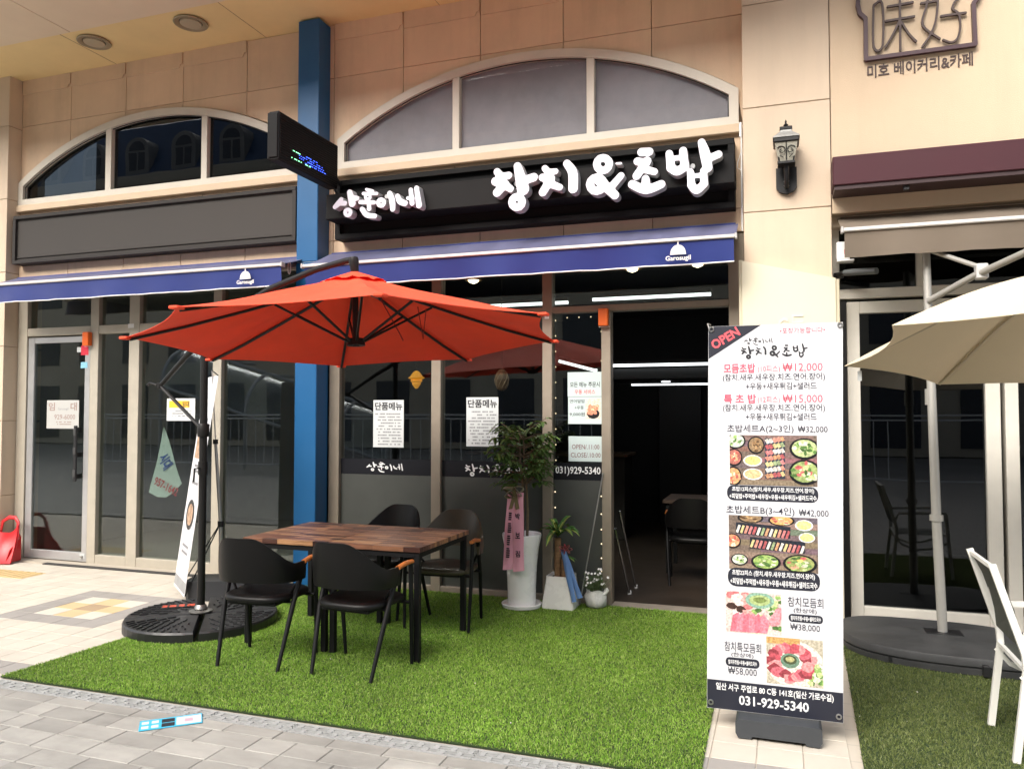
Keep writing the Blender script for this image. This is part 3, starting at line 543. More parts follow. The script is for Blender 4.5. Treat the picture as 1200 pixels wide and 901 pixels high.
# dark lettered band and frosted film on the inside of the glass
M_band = mat('band_film', (.006, .0065, .010), .45, spec=.3); M_frost = mat('frosted_film', (.062, .066, .060), .32, var=.16, vscale=1.2)
M_lit = mat('white_vinyl', (.80, .80, .80), .5)
for a, b in ((-3.98, -3.023), (-2.93, -1.968), (-1.88, -1.446)):
    MB().box(a, b, .0428, .0444, 1.03, 1.175).build('dark_band', M_band, sf_main)
    MB().box(a, b, .0428, .0444, .05, 1.0295).build('frosted_film', M_frost, sf_main)
lt = MB(); brush(lt, place_strokes(('상', '훈', '이', '네'), -3.70, -3.33, 1.145, 1.055, .62), .0412, .002, .0035, .0015); lt.build('lettering', M_lit, sf_main)
lt = MB(); brush(lt, place_strokes(('참', '치', '앤', '초', '밥'), -2.70, -2.10, 1.155, 1.045, .62), .0412, .002, .005, .002); lt.build('lettering', M_lit, sf_main)
lt = MB(); text_rect(lt, '031)929-5340', -1.862, -1.465, 1.145, 1.065, .0418, bold=.018); lt.build('lettering', M_lit, sf_main)

sf_left = front('shop_window', [(-8.10, -7.965, 0, 3.05), (-7.052, -6.938, 0, 3.05), (-6.522, -6.386, 0, 3.05), (-5.443, -5.339, 0, 3.05), (-4.40, -4.26, 0, 3.05)],
    [(-7.965, -7.052, 2.455, 2.545), (-6.938, -6.522, 2.455, 2.545), (-6.386, -5.443, 2.455, 2.545), (-5.339, -4.40, 2.455, 2.545), (-6.938, -6.522, 0, .10), (-6.386, -5.443, 0, .10), (-5.339, -4.40, 0, .10), (-7.965, -7.052, 3.0, 3.05), (-6.938, -6.522, 3.0, 3.05), (-6.386, -5.443, 3.0, 3.05), (-5.339, -4.40, 3.0, 3.05)],
    [(-6.938, -6.522, .10, 2.455), (-6.386, -5.443, .10, 2.455), (-5.339, -4.40, .10, 2.455), (-7.965, -7.052, 2.545, 3.0), (-6.938, -6.522, 2.545, 3.0), (-6.386, -5.443, 2.545, 3.0), (-5.339, -4.40, 2.545, 3.0)], M_frameL, 0, 0, 0, gm=M_glassL)
M_door = mat('door_aluminium', (.50, .50, .50), .35, metal=.6, var=.05)
dl = MB()
for a, b, za, zb in ((-7.955, -7.865, .015, 2.44), (-7.135, -7.06, .015, 2.44)): dl.box(a, b, .012, .06, za, zb, bev=.004)
for a, b, za, zb in ((-7.865, -7.135, 2.375, 2.44), (-7.865, -7.135, .015, .11)): dl.box(a, b, .014, .058, za, zb, bev=.004)
door = dl.build('door', M_door, B)
MB().box(-7.87, -7.13, .030, .038, .105, 2.38).build('pane', M_glassL, door)
hd = MB().box(-7.215, -7.175, -.045, -.02, .87, 1.47, bev=.006)
for z in (.90, 1.13, 1.40): hd.box(-7.21, -7.18, -.022, .03, z, z+.05)
hd.build('handle', M_black, door)
for q, z in enumerate((.92, 1.16, 1.36)): MB().box(-7.212, -7.178, -.051, -.044, z, z+.075, bev=.002).build('handle_grip', mat('handle_grip', (.10, .10, .10), .35, metal=.6), door)
MB().lathe([(.018, 0), (.018, .02)], (-7.12, 0, .06), 12).build('lock', M_steel, door)
# right shop front
sf_right = front('shop_window', [(.375, .43, 0, 3.1), (.477, .566, .04, 2.455), (1.40, 1.496, .04, 2.455), (1.525, 1.61, .04, 2.455), (2.5, 2.6, .04, 2.455), (.965, 1.02, 2.555, 3.1), (2.4, 2.46, 2.555, 3.1)],
    [(.43, 3.2, 2.48, 2.555), (.566, 1.40, 2.365, 2.455), (.566, 1.40, .04, .145), (1.61, 2.5, 2.365, 2.455), (1.61, 2.5, .04, .145)],
    [(.566, 1.40, .145, 2.365), (1.61, 2.5, .145, 2.365), (.43, .965, 2.555, 3.08), (1.02, 2.4, 2.555, 3.08)], M_frameW, 0, 0, 0, gm=M_glassD)
MB().box(.43, 3.2, .02, .1, -.01, .036).build('door_threshold', M_frameW, sf_right)
MB().box(.43, .477, .03, .09, .036, 2.48).build('jamb_gap', M_black, sf_right)
# wall between the cafe fascia and its awning
MB().box(.37, 3.4, -.10, .1, 3.02, 3.098).build('lintel', M_pier, B)

# ================================================================== FIXTURES ON THE FACADE
# blue steel column
bc = thing('steel_column', (-4.215, -.1, 0), 'tall blue painted steel box column between the two shop fronts', 'column')
M_blue = mat('blue_paint', (.006, .088, .23), .42, var=.05, vscale=3, bump=.05, bscale=40)
MB().box(-4.335, -4.10, -.205, -.002, .0, 3.02, bev=.006).build('shaft', M_blue, bc)
MB().box(-4.333, -4.102, -.203, -.002, 3.024, 5.34, bev=.006).build('shaft', M_blue, bc)
MB().box(-4.326, -4.109, -.196, -.004, 3.0, 3.05).build('joint', mat('pale_sealant', (.5, .5, .47), .7), bc)
MB().box(-4.36, -4.075, -.23, -.002, 0, .012, bev=.003).build('base_plate', M_blue, bc)

# left blank signboard
M_brown = mat('brown_sign_metal', (.026, .022, .020), .6, var=.06, vscale=3, spec=.3)
M_brown2 = mat('brown_sign_face', (.045, .040, .036), .65, var=.07, vscale=2, spec=.3)
sb = thing('signboard', (-6.2, -.05, 3.25), 'blank dark brown framed signboard above the vacant shop', 'signboard')
f = MB().box(-8.06, -4.395, -.13, -.001, 3.25, 3.29, bev=.004).box(-8.06, -4.395, -.13, -.001, 3.745, 3.785, bev=.004)
f.box(-8.06, -8.02, -.128, -.001, 3.29, 3.745).box(-4.435, -4.395, -.128, -.001, 3.29, 3.745)
f.build('frame', M_brown, sb); MB().box(-8.02, -4.435, -.10, -.001, 3.29, 3.745).build('board', M_brown2, sb)
MB().box(-8.02, -4.46, -.112, -.1, 3.315, 3.321).build('drip_line', M_brown, sb)

# main signboard with raceway and channel letters
ms = thing('signboard', (-2.14, -.1, 3.23), 'long black signboard with big white three-dimensional brush letters', 'signboard')
M_sblk = mat('sign_black', (.005, .005, .0055), .7, spec=.2, var=.1, vscale=3); M_sgry = mat('sign_charcoal', (.0075, .0073, .0075), .7, spec=.2, var=.08, vscale=3)
f = MB().box(-3.95, -.335, -.15, -.001, 3.225, 3.275, bev=.004).box(-3.95, -.335, -.15, -.001, 3.73, 3.78, bev=.004)
f.box(-3.95, -3.90, -.148, -.001, 3.275, 3.73).box(-.385, -.335, -.148, -.001, 3.275, 3.73); f.build('frame', M_sgry, ms)
MB().box(-3.90, -.385, -.10, -.001, 3.275, 3.73).build('board', M_sblk, ms)
MB().box(-3.935, -.325, -.33, -.1005, 3.37, 3.60, bev=.006).build('raceway', M_sgry, ms)
M_ltr = mat('letter_acrylic', (.74, .74, .83), .35, coat=.2); M_ltrs = mat('letter_return', (.42, .43, .44), .5)
for key in ('상', '훈', '이', '네', '참', '치', '앤', '초', '밥'):
    big = key in ('참', '치', '앤', '초', '밥')
    d = .085 if big else .075
    FATK = 1.17 if big else 1.06
    LK = [[(q[0], q[1], q[2]*(.86 if len(s) > 9 else FATK)) for q in s] for s in LETTERS[key]]
    lb = MB(); brush(lb, LK, -.42+d/2+.006, d, .0075 if big else .0055, .0035 if big else .002)
    cx = sum(q[0] for s in LETTERS[key] for q in s)/sum(len(s) for s in LETTERS[key])
    lo = lb.build('letter', M_ltrs, ms, loc=(cx, -.4, 3.5))
    lf = MB(); brush(lf, [[(q[0], q[1], q[2]*.97) for q in s] for s in LK], -.4205, .006, .0075 if big else .0055, .0035 if big else .002, 0)
    lf.build('letter_face', M_ltr, lo)
    MB().tube([(cx, -.33, 3.52), (cx, -.36, 3.52)], .02, 8).build('letter_mount', M_ltrs, lo)

# projecting LED sign
ld = thing('led_sign', (-3.9, -.7, 3.87), 'black projecting LED ticker box with blue and green lit dots', 'LED sign')
MB().box(-3.965, -3.865, -1.15, -.24, 3.67, 4.075, bev=.008).build('housing', mat('led_housing', (.005, .005, .0055), .6, spec=.25), ld)
sl = MB()
for q in range(18): sl.box(-3.866, -3.858, -1.13, -.26, 3.70+q*.0202, 3.706+q*.0202)
sl.build('louvre', mat('louvre_black', (.009, .009, .010), .6, spec=.25), ld)
sl2 = MB().box(-3.958, -3.872, -1.162, -1.149, 3.69, 4.055, bev=.004).box(-3.972, -3.94, -1.155, -.25, 3.68, 4.065, bev=.004); sl2.build('end_cap', M_sgry, ld)
rl = random.Random(5)
for nm, col, rows in (('blue_led', (.05, .12, 1.0), ((3.745, -.86, -.45), (3.765, -.88, -.5), (3.785, -.9, -.52), (3.805, -.78, -.6))), ('green_led', (.25, 1.0, .45), ((3.735, -.98, -.7), (3.80, -1.0, -.85)))):
    e = MB()
    for z, y0, y1 in rows:
        y = y0
        while y < y1:
            if rl.random() < .55: e.box(-3.8585, -3.8565, y, y+.010, z, z+.005)
            y += .0135
    e.build(nm, mat(nm, col, .4, emit=col, estr=1.6), ld)['kind'] = 'stuff'
br = MB().tube([(-3.9, -.26, 3.80), (-3.9, -.1, 3.72), (-3.9, -.02, 3.70)], .018, 8); br.tube([(-3.88, -.3, 3.68), (-3.87, -.22, 3.60), (-3.9, -.12, 3.52)], .008, 6)
br.build('bracket', M_black, ld, smooth=40)

# awnings
M_awn = mat('blue_awning_cloth', (.009, .024, .165), .45, var=.08, vscale=2.5, bump=.1, bscale=300, sheen=.3)
M_awntop = mat('sky_sheen_awning_top', (.115, .118, .20), .5, var=.22, vscale=1.6, stretch=(3, .4, 1))  # same blue cloth, with the grey sky sheen on its top put into the colour
M_trim = mat('white_trim', (.72, .70, .68), .45)
M_alum = mat('awning_aluminium', (.70, .68, .66), .35, metal=.4)
M_brn = mat('brown_awning_cloth', (.165, .132, .10), .75, var=.06, vscale=3, bump=.1, bscale=300)
def awning(label, x0, x1, yb, zb, zv, yw, zw, m, group, trim=True, sag=.012, lean=.03):
    a = thing('awning', ((x0+x1)/2, 0, zb), label, 'awning', group)
    n = 28
    P = []; Q = []
    for i in range(n+1):
        x = x0+(x1-x0)*i/n; w = sag*(math.sin(i*2.1)+math.sin(i*.7+1))*.5
        row = [(x, yw+(yb-yw)*t, zw+(zb+.012-zw)*t-sag*4*t*(1-t)+w*t*(1-t)*2) for t in (0, .33, .66, 1)]
        P.append(row); Q.append([(p[0], p[1]+.002, p[2]-.004) for p in row])
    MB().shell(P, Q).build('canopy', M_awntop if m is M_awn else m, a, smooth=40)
    P = []; Q = []
    for i in range(n+1):
        x = x0+.012+(x1-x0-.024)*i/n; w = .013*math.sin(i*1.3)+.009*math.sin(i*2.9)+.006*math.sin(i*.61+2)
        row = [(x, yb-.012+lean*t+w*t, zb-.012-(zb-.012-zv)*t) for t in (0, .35, .7, 1)]
        P.append(row); Q.append([(p[0], p[1]+.003, p[2]) for p in row])
    v = MB().shell(P, Q).build('valance', m, a, smooth=40)
    if trim:
        MB().tube([(p[3][0], p[3][1], p[3][2]-.004) for p in P], .006, 6).build('piping', M_trim, v)
    b = MB().box(x0, x1, yb-.03, yb+.015, zb-.012, zb+.016, bev=.006).build('front_bar', M_alum, a)
    MB().box(x0-.012, x0+.004, yb-.036, yb+.022, zb-.02, zb+.024, bev=.004).box(x1-.004, x1+.012, yb-.036, yb+.022, zb-.02, zb+.024, bev=.004).build('bar_cap', mat('cap_grey', (.45, .44, .43), .5), b)
    MB().tube([(x0+.02, yw+.02, zw-.02), (x1-.02, yw+.02, zw-.02)], .035, 10).build('roller', m, a, smooth=40)
    for xa, s in ((x0+.12, 1), (x1-.12, -1)):
        ar = MB(); ar.bar((xa, -.02, zw-.06), (xa+.30*s, (yb+yw)/2, (zb+zw)/2-.06), .03); ar.bar((xa+.30*s, (yb+yw)/2, (zb+zw)/2-.06), (xa+.02*s, yb+.02, zb-.0), .026)
        ar.box(xa-.03, xa+.03, -.05, .0, zw-.12, zw-.0)
        ar.build('folding_arm', mat('arm_grey', (.30, .29, .28), .45, metal=.4), a)
    return a, v
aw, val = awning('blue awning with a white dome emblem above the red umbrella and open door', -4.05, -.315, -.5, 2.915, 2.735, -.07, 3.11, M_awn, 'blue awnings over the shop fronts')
def dome(parent, cx, zc, y, s):
    d = MB(); n = 12
    pts = [(cx+s*.5*math.cos(PI*q/n), zc+s*.55*math.sin(PI*q/n)) for q in range(n+1)]
    d.prism(pts, y-.001, y); d.prism([(cx-s*.52, zc-s*.10), (cx+s*.52, zc-s*.10), (cx+s*.52, zc-s*.015), (cx-s*.52, zc-s*.015)], y-.001, y)
    d.prism([(cx-s*.05, zc+s*.54), (cx+s*.05, zc+s*.54), (cx+s*.03, zc+s*.78), (cx-s*.03, zc+s*.78)], y-.001, y)
    d.build('emblem', M_trim, parent)
    t = MB(); text_rect(t, 'Garosugil', cx-s*.82, cx+s*.82, zc-s*.16, zc-s*.58, y-.001, bold=.02); t.build('lettering', M_trim, parent)
    k = MB()
    for q in (-.28, -.1, .1, .28): k.prism([(cx+s*q-.0015, zc+.004), (cx+s*q+.0015, zc+.004), (cx+s*q*.8+.0015, zc+s*.40), (cx+s*q*.8-.0015, zc+s*.40)], y-.0022, y-.0012)
    k.build('emblem_lines', mat('emblem_line', (.25, .27, .45), .6), parent)
dome(val, -.735, 2.815, -.522, .115)
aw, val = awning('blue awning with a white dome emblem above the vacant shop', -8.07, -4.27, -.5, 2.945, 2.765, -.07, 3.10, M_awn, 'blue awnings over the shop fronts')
dome(val, -4.66, 2.845, -.522, .115)
awning('brown awning with a white front bar over the cafe door', .415, 3.2, -.6, 2.88, 2.695, -.12, 3.075, M_brn, None, trim=False)
# white cord looped at the end of the left awning
ck = MB().tube([(-4.375+.014*math.sin(q), -.25, 2.97+.06*math.cos(q)*1.0) for q in np.linspace(0, 6.0, 22)], .006, 6)
tag(ck.build('pull_cord', M_trim, smooth=50), 'small white pull cord looped beside the blue column', 'cord')

# cafe fascia
fz = thing('canopy_fascia', (1.9, -.2, 3.24), 'maroon metal canopy fascia across the cafe wall', 'canopy')
MB().box(.365, 3.4, -.46, -.201, 3.245, 3.455, bev=.006).build('fascia', mat('maroon_metal', (.050, .012, .018), .6, spec=.3, var=.06, vscale=3), fz)
MB().box(.375, 3.4, -.445, -.203, 3.215, 3.2445).build('soffit', mat('maroon_dark', (.03, .012, .014), .6), fz)
MB().box(.83, .87, -.42, -.38, 3.18, 3.214, bev=.004).build('bracket', M_black, fz)

# cafe sign: bread outline with two characters and a line of lettering
cs = thing('cafe_sign', (.8, -.22, 4.0), 'dark plum loaf-shaped cafe sign outline with two Chinese characters', 'sign')
M_plum = mat('plum_metal', (.045, .014, .022), .4, var=.05); 
b = MB(); brush(b, [LETTERS['bread']], -.225, .035, .01, .003); b.build('loaf_outline', M_plum, cs)
for k in ('taste', 'good'):
    b = MB(); brush(b, [[(q[0], q[1], q[2]*.8) for q in s] for s in LETTERS[k]], -.222, .02, .005, .0015); b.build('character', mat('dark_brown_metal', (.04, .016, .012), .45), cs)
tx = MB(); text_rect(tx, '미호 베이커리&카페', .63, 1.325, 4.195, 4.095, -.2015, bold=.014, depth=.06)
tag(tx.build('cafe_lettering', mat('dark_brown_metal', (.04, .016, .012), .45)), 'row of small dark Korean letters below the loaf-shaped cafe sign', 'lettering')

# wall lantern
ln = thing('wall_lantern', (.05, -.2, 3.3), 'black ornamental wall lantern with a pale roof on the stone pier', 'lamp')
M_iron = mat('black_iron', (.016, .016, .017), .45, metal=.5, bump=.1, bscale=80)
X0, Y0 = .05, -.34
MB().prism([(X0-.075, 3.475), (X0-.075, 3.32), (X0-.05, 3.29), (X0, 3.272), (X0+.05, 3.29), (X0+.075, 3.32), (X0+.075, 3.475)], -.235, -.2005).build('back_plate', M_iron, ln)
MB().tube([(X0, -.236, 3.34), (X0, -.30, 3.31), (X0, -.34, 3.36), (X0, -.34, 3.47)], [.012, .016, .016, .02], 8).build('arm', M_iron, ln, smooth=50)
c2 = MB().lathe([(.01, 0), (.02, .015), (.012, .03), (.02, .05), (.008, .075)], (X0, -.25, 3.315), 10); c2.build('finial', mat('worn_silver', (.35, .35, .36), .4, metal=.8), ln, smooth=50)
cg = MB()
for k in range(4):
    a = PI/4+PI/2*k; cg.bar((X0+.058*1.2*math.cos(a), Y0+.058*1.2*math.sin(a), 3.475), (X0+.088*1.2*math.cos(a), Y0+.088*1.2*math.sin(a), 3.64), .012)
cg.box(X0-.062, X0+.062, Y0-.062, Y0+.062, 3.462, 3.478); cg.box(X0-.092, X0+.092, Y0-.092, Y0+.092, 3.615, 3.65, bev=.006)
def spiral(cx, cz, s, y):
    return [(cx+s*(.034*(1-t*.8))*math.cos(.5+t*7.5), y, cz+(.034*(1-t*.8))*math.sin(.5+t*7.5)) for t in np.linspace(0, 1, 16)]
yy = Y0-.078
for s in (-1, 1): cg.tube(spiral(X0+s*.033, 3.555, s, yy), .0035, 5); cg.tube([(X0+s*.02, yy+.006, 3.50), (X0+s*.045, yy+.004, 3.52)], .003, 5)
cg.tube([(X0, yy+.01, 3.48), (X0, yy-.003, 3.62)], .004, 5); cg.build('cage', M_iron, ln)
MB().lathe([(.078, 0), (.113, .135)], (X0, Y0, 3.48), 4, rot=PI/4).build('glass', mat('frosted_lantern_glass', (.30, .29, .24), .3), ln)
MB().lathe([(.135, 0), (.125, .012), (.06, .055), (.055, .07)], (X0, Y0, 3.65), 4, rot=PI/4).build('roof', mat('lantern_roof', (.26, .26, .25), .5, metal=.2, var=.1, vscale=30), ln)
MB().box(X0-.045, X0+.045, Y0-.045, Y0+.045, 3.72, 3.745, bev=.004).lathe([(.012, 0), (.012, .01), (.02, .02), (.006, .034), (.008, .045), (.002, .062)], (X0, Y0, 3.745), 10).build('cap', M_iron, ln)

# cream board C with its slanting top
cb = thing('building_number_board', (.06, -.25, 0), 'cream board with slanting top carrying pale letters on the pier', 'board')
M_cream = mat('cream_board', (.62, .575, .44), .6, var=.03, vscale=2)
MB().prism([(-.283, .0), (-.283, 2.775), (.385, 2.605), (.385, .0)], -.262, -.203).build('board', M_cream, cb)
MB().box(-.307, -.2832, -.25, -.203, 0, 2.783, bev=.003).box(.3852, .412, -.25, -.203, 0, 2.598, bev=.003).build('edge_flange', mat('cream_edge', (.54, .49, .36), .6), cb)
tx = MB(); text_rect(tx, 'C동', -.03, .17, 2.345, 2.16, -.2625, bold=.012, depth=.04); tx.build('lettering', mat('pale_relief', (.62, .58, .50), .6), cb)

# small things on the right jamb
jb = thing('junction_box', (.445, -.18, 2.75), 'small white control box with red label under the brown awning', 'box')
MB().box(.40, .49, -.20, -.11, 2.75, 2.885, bev=.006).box(.40, .52, -.21, -.11, 2.735, 2.7495, bev=.004).build('case', M_white, jb); MB().box(.452, .482, -.2022, -.2002, 2.79, 2.825).build('label', mat('red_label', (.55, .02, .03), .5), jb)
fl = thing('security_camera', (.43, -.12, 2.66), 'small grey wall camera on a black mount beside the cafe door', 'camera')
MB().lathe([(.035, -.02), (.04, 0), (.035, .02)], (.42, -.05, 2.655), 12).tube([(.42, 0, 2.655), (.42, -.08, 2.655), (.46, -.14, 2.66)], .02, 8).build('mount', M_black, fl, smooth=50)
MB().tube([(.46, -.14, 2.66), (.50, -.18, 2.655), (.66, -.30, 2.635)], [.028, .032, .03], 12, flat=.8).build('body', mat('camera_grey', (.11, .12, .12), .3), fl, smooth=50)
# thin conduit and antenna between main sign and pier
an = MB().tube([(-.29, -.06, 3.90), (-.285, -.06, 3.80), (-.285, -.06, 3.05)], .007, 6); an.tube([(-.29, -.06, 3.925), (-.29, -.06, 3.81)], .012, 6)
an.tube([(-.285, -.06, 3.7), (-.315, -.07, 3.60), (-.318, -.07, 3.56), (-.29, -.06, 3.54)], .003, 5)
tag(an.build('conduit', M_white, smooth=50), 'thin white conduit with a cable running down beside the pier', 'conduit')
# soffit downlights
for (x, y), lb in (((-6.54, -.50), 'round recessed soffit downlight farther from the blue column'), ((-5.34, -.50), 'round recessed soffit downlight nearer to the blue column')):
    dn = thing('downlight', (x, y, 5.355), lb, 'downlight', 'soffit downlights')
    rg = MB(); rg.lathe([(.105, 0), (.155, -.002), (.16, -.012), (.155, -.018), (.118, -.016), (.105, -.004)], (x, y, 5.355), 28, cap=False); rg.build('rim', mat('downlight_rim', (.33, .28, .19), .4, metal=.4), dn, smooth=40)
    MB().lathe([(.1165, -.005), (.1165, -.004)], (x, y, 5.355), 24).build('gap', M_black, dn)
    MB().lathe([(.100, -.006), (.098, -.018), (.06, -.022)], (x, y, 5.355), 24).build('lens', mat('downlight_lens', (.42, .36, .25), .5), dn, smooth=40)
# orange alarm boxes
for x, z, y, lb in ((-7.062, 2.40, -.001, 'orange alarm box at the top of the vacant shop door'), (-1.418, 2.41, -.001, 'orange alarm box at the top of the open doorway')):
    al = thing('alarm_box', (x, y, z), lb, 'alarm box', 'orange alarm boxes')
    MB().box(x-.042, x+.042, -.06, -.001, z-.075, z+.075, bev=.012).build('cover', mat('orange_plastic', (.75, .13, .015), .35), al)
    MB().box(x-.046, x+.046, -.02, -.0005, z-.08, z-.0755).build('back', M_white, al)

# ---- papers on the glass
def marks(parent, x0, x1, zt, zb, y, rows, seed, m, fill=.75):
    """unreadable small print: rows of short dashes"""
    q = random.Random(seed); mb = MB(); h = (zt-zb)/rows
    for r_ in range(rows):
        x = x0+q.uniform(0, .04); xe = x1-q.uniform(0, .08)*(x1-x0)
        while x < xe:
            w = q.uniform(.006, .016)
            if q.random() < fill: mb.box(x, min(x+w, xe), y-.0006, y, zt-h*(r_+.75), zt-h*(r_+.30))
            x += w+.003
    o = mb.build('print', m, parent); o['kind'] = 'stuff'
M_pink = mat('pink_ink', (.75, .10, .16), .6); M_redink = mat('red_ink', (.60, .04, .05), .6); M_gink = mat('grey_ink', (.22, .22, .23), .7); M_pale = mat('faded_ink', (.27, .19, .17), .7)
def paper(name, x0, x1, z0, z1, y, label, cat, m=M_paper):
    t = thing(name, ((x0+x1)/2, y, z0), label, cat)
    MB().box(x0, x1, y-.0015, y, z0, z1).build('sheet', m, t); return t
YP = .0445
p = paper('menu_poster', -3.637, -3.32, 1.285, 1.725, YP, 'white menu sheet on the window pane nearest the blue column', 'poster')
t = MB(); text_rect(t, '단품메뉴', -3.62, -3.335, 1.705, 1.63, YP-.002, bold=.03); t.build('lettering', M_ink, p); marks(p, -3.62, -3.335, 1.61, 1.30, YP-.0018, 11, 1, M_gink)
p = paper('menu_poster', -2.694, -2.388, 1.305, 1.745, YP, 'white menu sheet on the window pane behind the potted tree', 'poster')
t = MB(); text_rect(t, '단품메뉴', -2.68, -2.40, 1.725, 1.65, YP-.002, bold=.03); t.build('lettering', M_ink, p); marks(p, -2.68, -2.40, 1.63, 1.32, YP-.0018, 11, 2, M_gink)
M_pap2 = mat('cool_paper', (.50, .585, .575), .7)
p = paper('notice_poster', -1.752, -1.448, 1.745, 1.955, YP, 'pale notice sheet beside the doorway, topmost of the three', 'poster', M_pap2)
t = MB(); text_rect(t, '모든 메뉴 주문시', -1.73, -1.47, 1.87, 1.825, YP-.002, bold=.015); t.build('lettering', M_ink, p)
t = MB(); text_rect(t, '우동 서비스', -1.69, -1.51, 1.805, 1.765, YP-.002, bold=.01); t.build('lettering', M_redink, p)
p = paper('notice_poster', -1.748, -1.449, 1.51, 1.742, YP, 'pale sheet with a food photo beside the doorway, middle of three', 'poster', M_pap2)
for s_, a, b_, za, zb in (('연어덮밥', -1.735, -1.60, 1.72, 1.69), ('+우동', -1.69, -1.61, 1.665, 1.635), ('9,000원', -1.735, -1.60, 1.61, 1.575)):
    t = MB(); text_rect(t, s_, a, b_, za, zb, YP-.002, bold=.012); t.build('lettering', M_ink, p)
p3 = p
p = paper('hours_poster', -1.745, -1.449, 1.19, 1.405, YP, 'pale opening hours sheet beside the doorway, lowest of three', 'poster', M_pap2)
for s_, a, b_, za, zb in (('OPEN/.11:00', -1.715, -1.475, 1.335, 1.295), ('CLOSE/.10:00', -1.725, -1.465, 1.265, 1.225)):
    t = MB(); text_rect(t, s_, a, b_, za, zb, YP-.002, bold=.002); t.build('lettering', mat('dull_red_ink', (.18, .06, .06), .7), p)
p = paper('door_notice', -7.68, -7.22, 1.435, 1.745, .0285, 'faded white notice sheet on the vacant shop door', 'notice', mat('old_paper', (.42, .42, .40), .8))
t = MB(); text_rect(t, 'Garosugil', -7.52, -7.37, 1.665, 1.63, .0265); t.build('lettering', M_gink, p); t = MB(); text_rect(t, '임', -7.655, -7.565, 1.72, 1.63, .0265, bold=.02); t.build('lettering', M_pale, p); t = MB(); text_rect(t, '대', -7.34, -7.25, 1.72, 1.63, .0265, bold=.02); t.build('lettering', M_pale, p)
t = MB(); text_rect(t, '929-6000', -7.57, -7.27, 1.59, 1.535, .0265, bold=.01); t.build('lettering', M_pale, p); marks(p, -7.55, -7.32, 1.52, 1.47, .0267, 2, 4, M_pale)
p = paper('window_notice', -6.05, -5.69, 1.525, 1.755, YP, 'white notice with a yellow heading on the vacant shop window', 'notice')
MB().box(-6.02, -5.76, YP-.0026, YP-.0016, 1.66, 1.73).build('heading', mat('yellow_print', (.85, .50, .03), .6), p); t = MB(); text_rect(t, '임대', -5.85, -5.765, 1.725, 1.665, YP-.003, bold=.03); t.build('lettering', M_ink, p); marks(p, -6.0, -5.72, 1.64, 1.56, YP-.0018, 3, 5, M_gink)
# torn cloth banner hung inside the vacant shop window
fb = thing('torn_banner', (-6.1, .09, .72), 'torn white triangular banner piece with blue and red lettering in window', 'banner')
M_cloth = mat('pale_banner_cloth', (.60, .70, .68), .7, var=.05)
P = []; Q = []
tri = [(-6.11, 1.455), (-5.872, .88), (-6.165, .715), (-6.29, .775)]
for i in range(9):
    s = i/8; A = (tri[0][0]+(tri[1][0]-tri[0][0])*s, tri[0][1]+(tri[1][1]-tri[0][1])*s)
    Bq = (tri[0][0]+(tri[3][0]-tri[0][0])*s, tri[0][1]+(tri[3][1]-tri[0][1])*s)
    row = []
    for j in range(5):
        u = j/4; x = A[0]+(Bq[0]-A[0])*u; z = A[1]+(Bq[1]-A[1])*u
        if s > .8: z -= (s-.8)*5*.11*math.sin(u*PI)*.9
        row.append((x, .075+.008*math.sin(u*5+s*6), z))
    P.append(row); Q.append([(a, b_+.003, c_) for a, b_, c_ in row])
MB().shell(P, Q).build('cloth', M_cloth, fb, smooth=50)
t = MB(); text_rect(t, '시대', -6.15, -6.0, 1.18, 1.03, .064, bold=.03, rot=R(-58)); t.build('lettering', mat('blue_ink', (.02, .08, .40), .6), fb)
t = MB(); text_rect(t, '957-1642', -6.22, -5.90, .89, .80, .062, bold=.02, rot=R(-22)); t.build('lettering', M_redink, fb)
# stickers on the vacant door
for a, b_, za, zb, m, lb in ((-7.19, -7.085, 2.23, 2.335, mat('red_sticker', (.60, .02, .05), .5), 'red sticker on the vacant shop door glass'), (-7.19, -7.095, 2.09, 2.155, mat('blue_sticker', (.22, .48, .62), .5), 'pale blue sticker on the vacant shop door glass'), (-7.265, -7.20, 2.265, 2.32, M_paper, 'small white sticker on the vacant shop door glass')):
    tag(MB().box(a, b_, .0105 if b_ > -7.13 else .0275, .0115 if b_ > -7.13 else .0285, za, zb).build('sticker', m), lb, 'sticker', 'stickers on the vacant shop door')
tag(MB().box(-6.535, -6.46, -.003, -.0005, 2.50, 2.545).build('number_plate', M_white), 'tiny white number plate on the vacant shop frame', 'plate')
tag(MB().box(-1.945, -1.905, -.003, -.0005, 2.42, 2.455).box(-1.935, -1.915, -.0035, -.003, 2.43, 2.445).build('number_plate', M_white), 'tiny white number plate on the sushi shop frame', 'plate')
tag(MB().box(-7.155, -7.085, .0095, .0112, .045, .105).build('sticker', M_paper), 'torn white paper sticker at the foot of the vacant shop door', 'sticker')

# ---- string of tiny lights round the narrow pane
sl = thing('light_string', (-1.66, .07, 0), 'string of tiny warm bulbs framing the narrow window pane', 'light string')
M_bulb = mat('tiny_bulb', (1, .8, .5), .3, emit=(1, .78, .5), estr=.7)
pth = [(-1.865, z) for z in np.arange(.25, 2.43, .135)]+[(x, 2.43) for x in np.arange(-1.76, -1.46, .105)]+[(-1.46, z) for z in (.9, .75, .62, .5, .38, .27, 2.3, 2.05)]
for x, z in pth: MB().lathe([(.002, -.006), (.0055, -.003), (.0055, .003), (.002, .006)], (x, .0645 if z > 1.03 else .04, z), 6).build('bulb', M_bulb, sl)
MB().tube([(-1.868, .068, .2), (-1.868, .068, 2.43), (-1.46, .068, 2.43)], .002, 4).build('wire', M_black, sl)

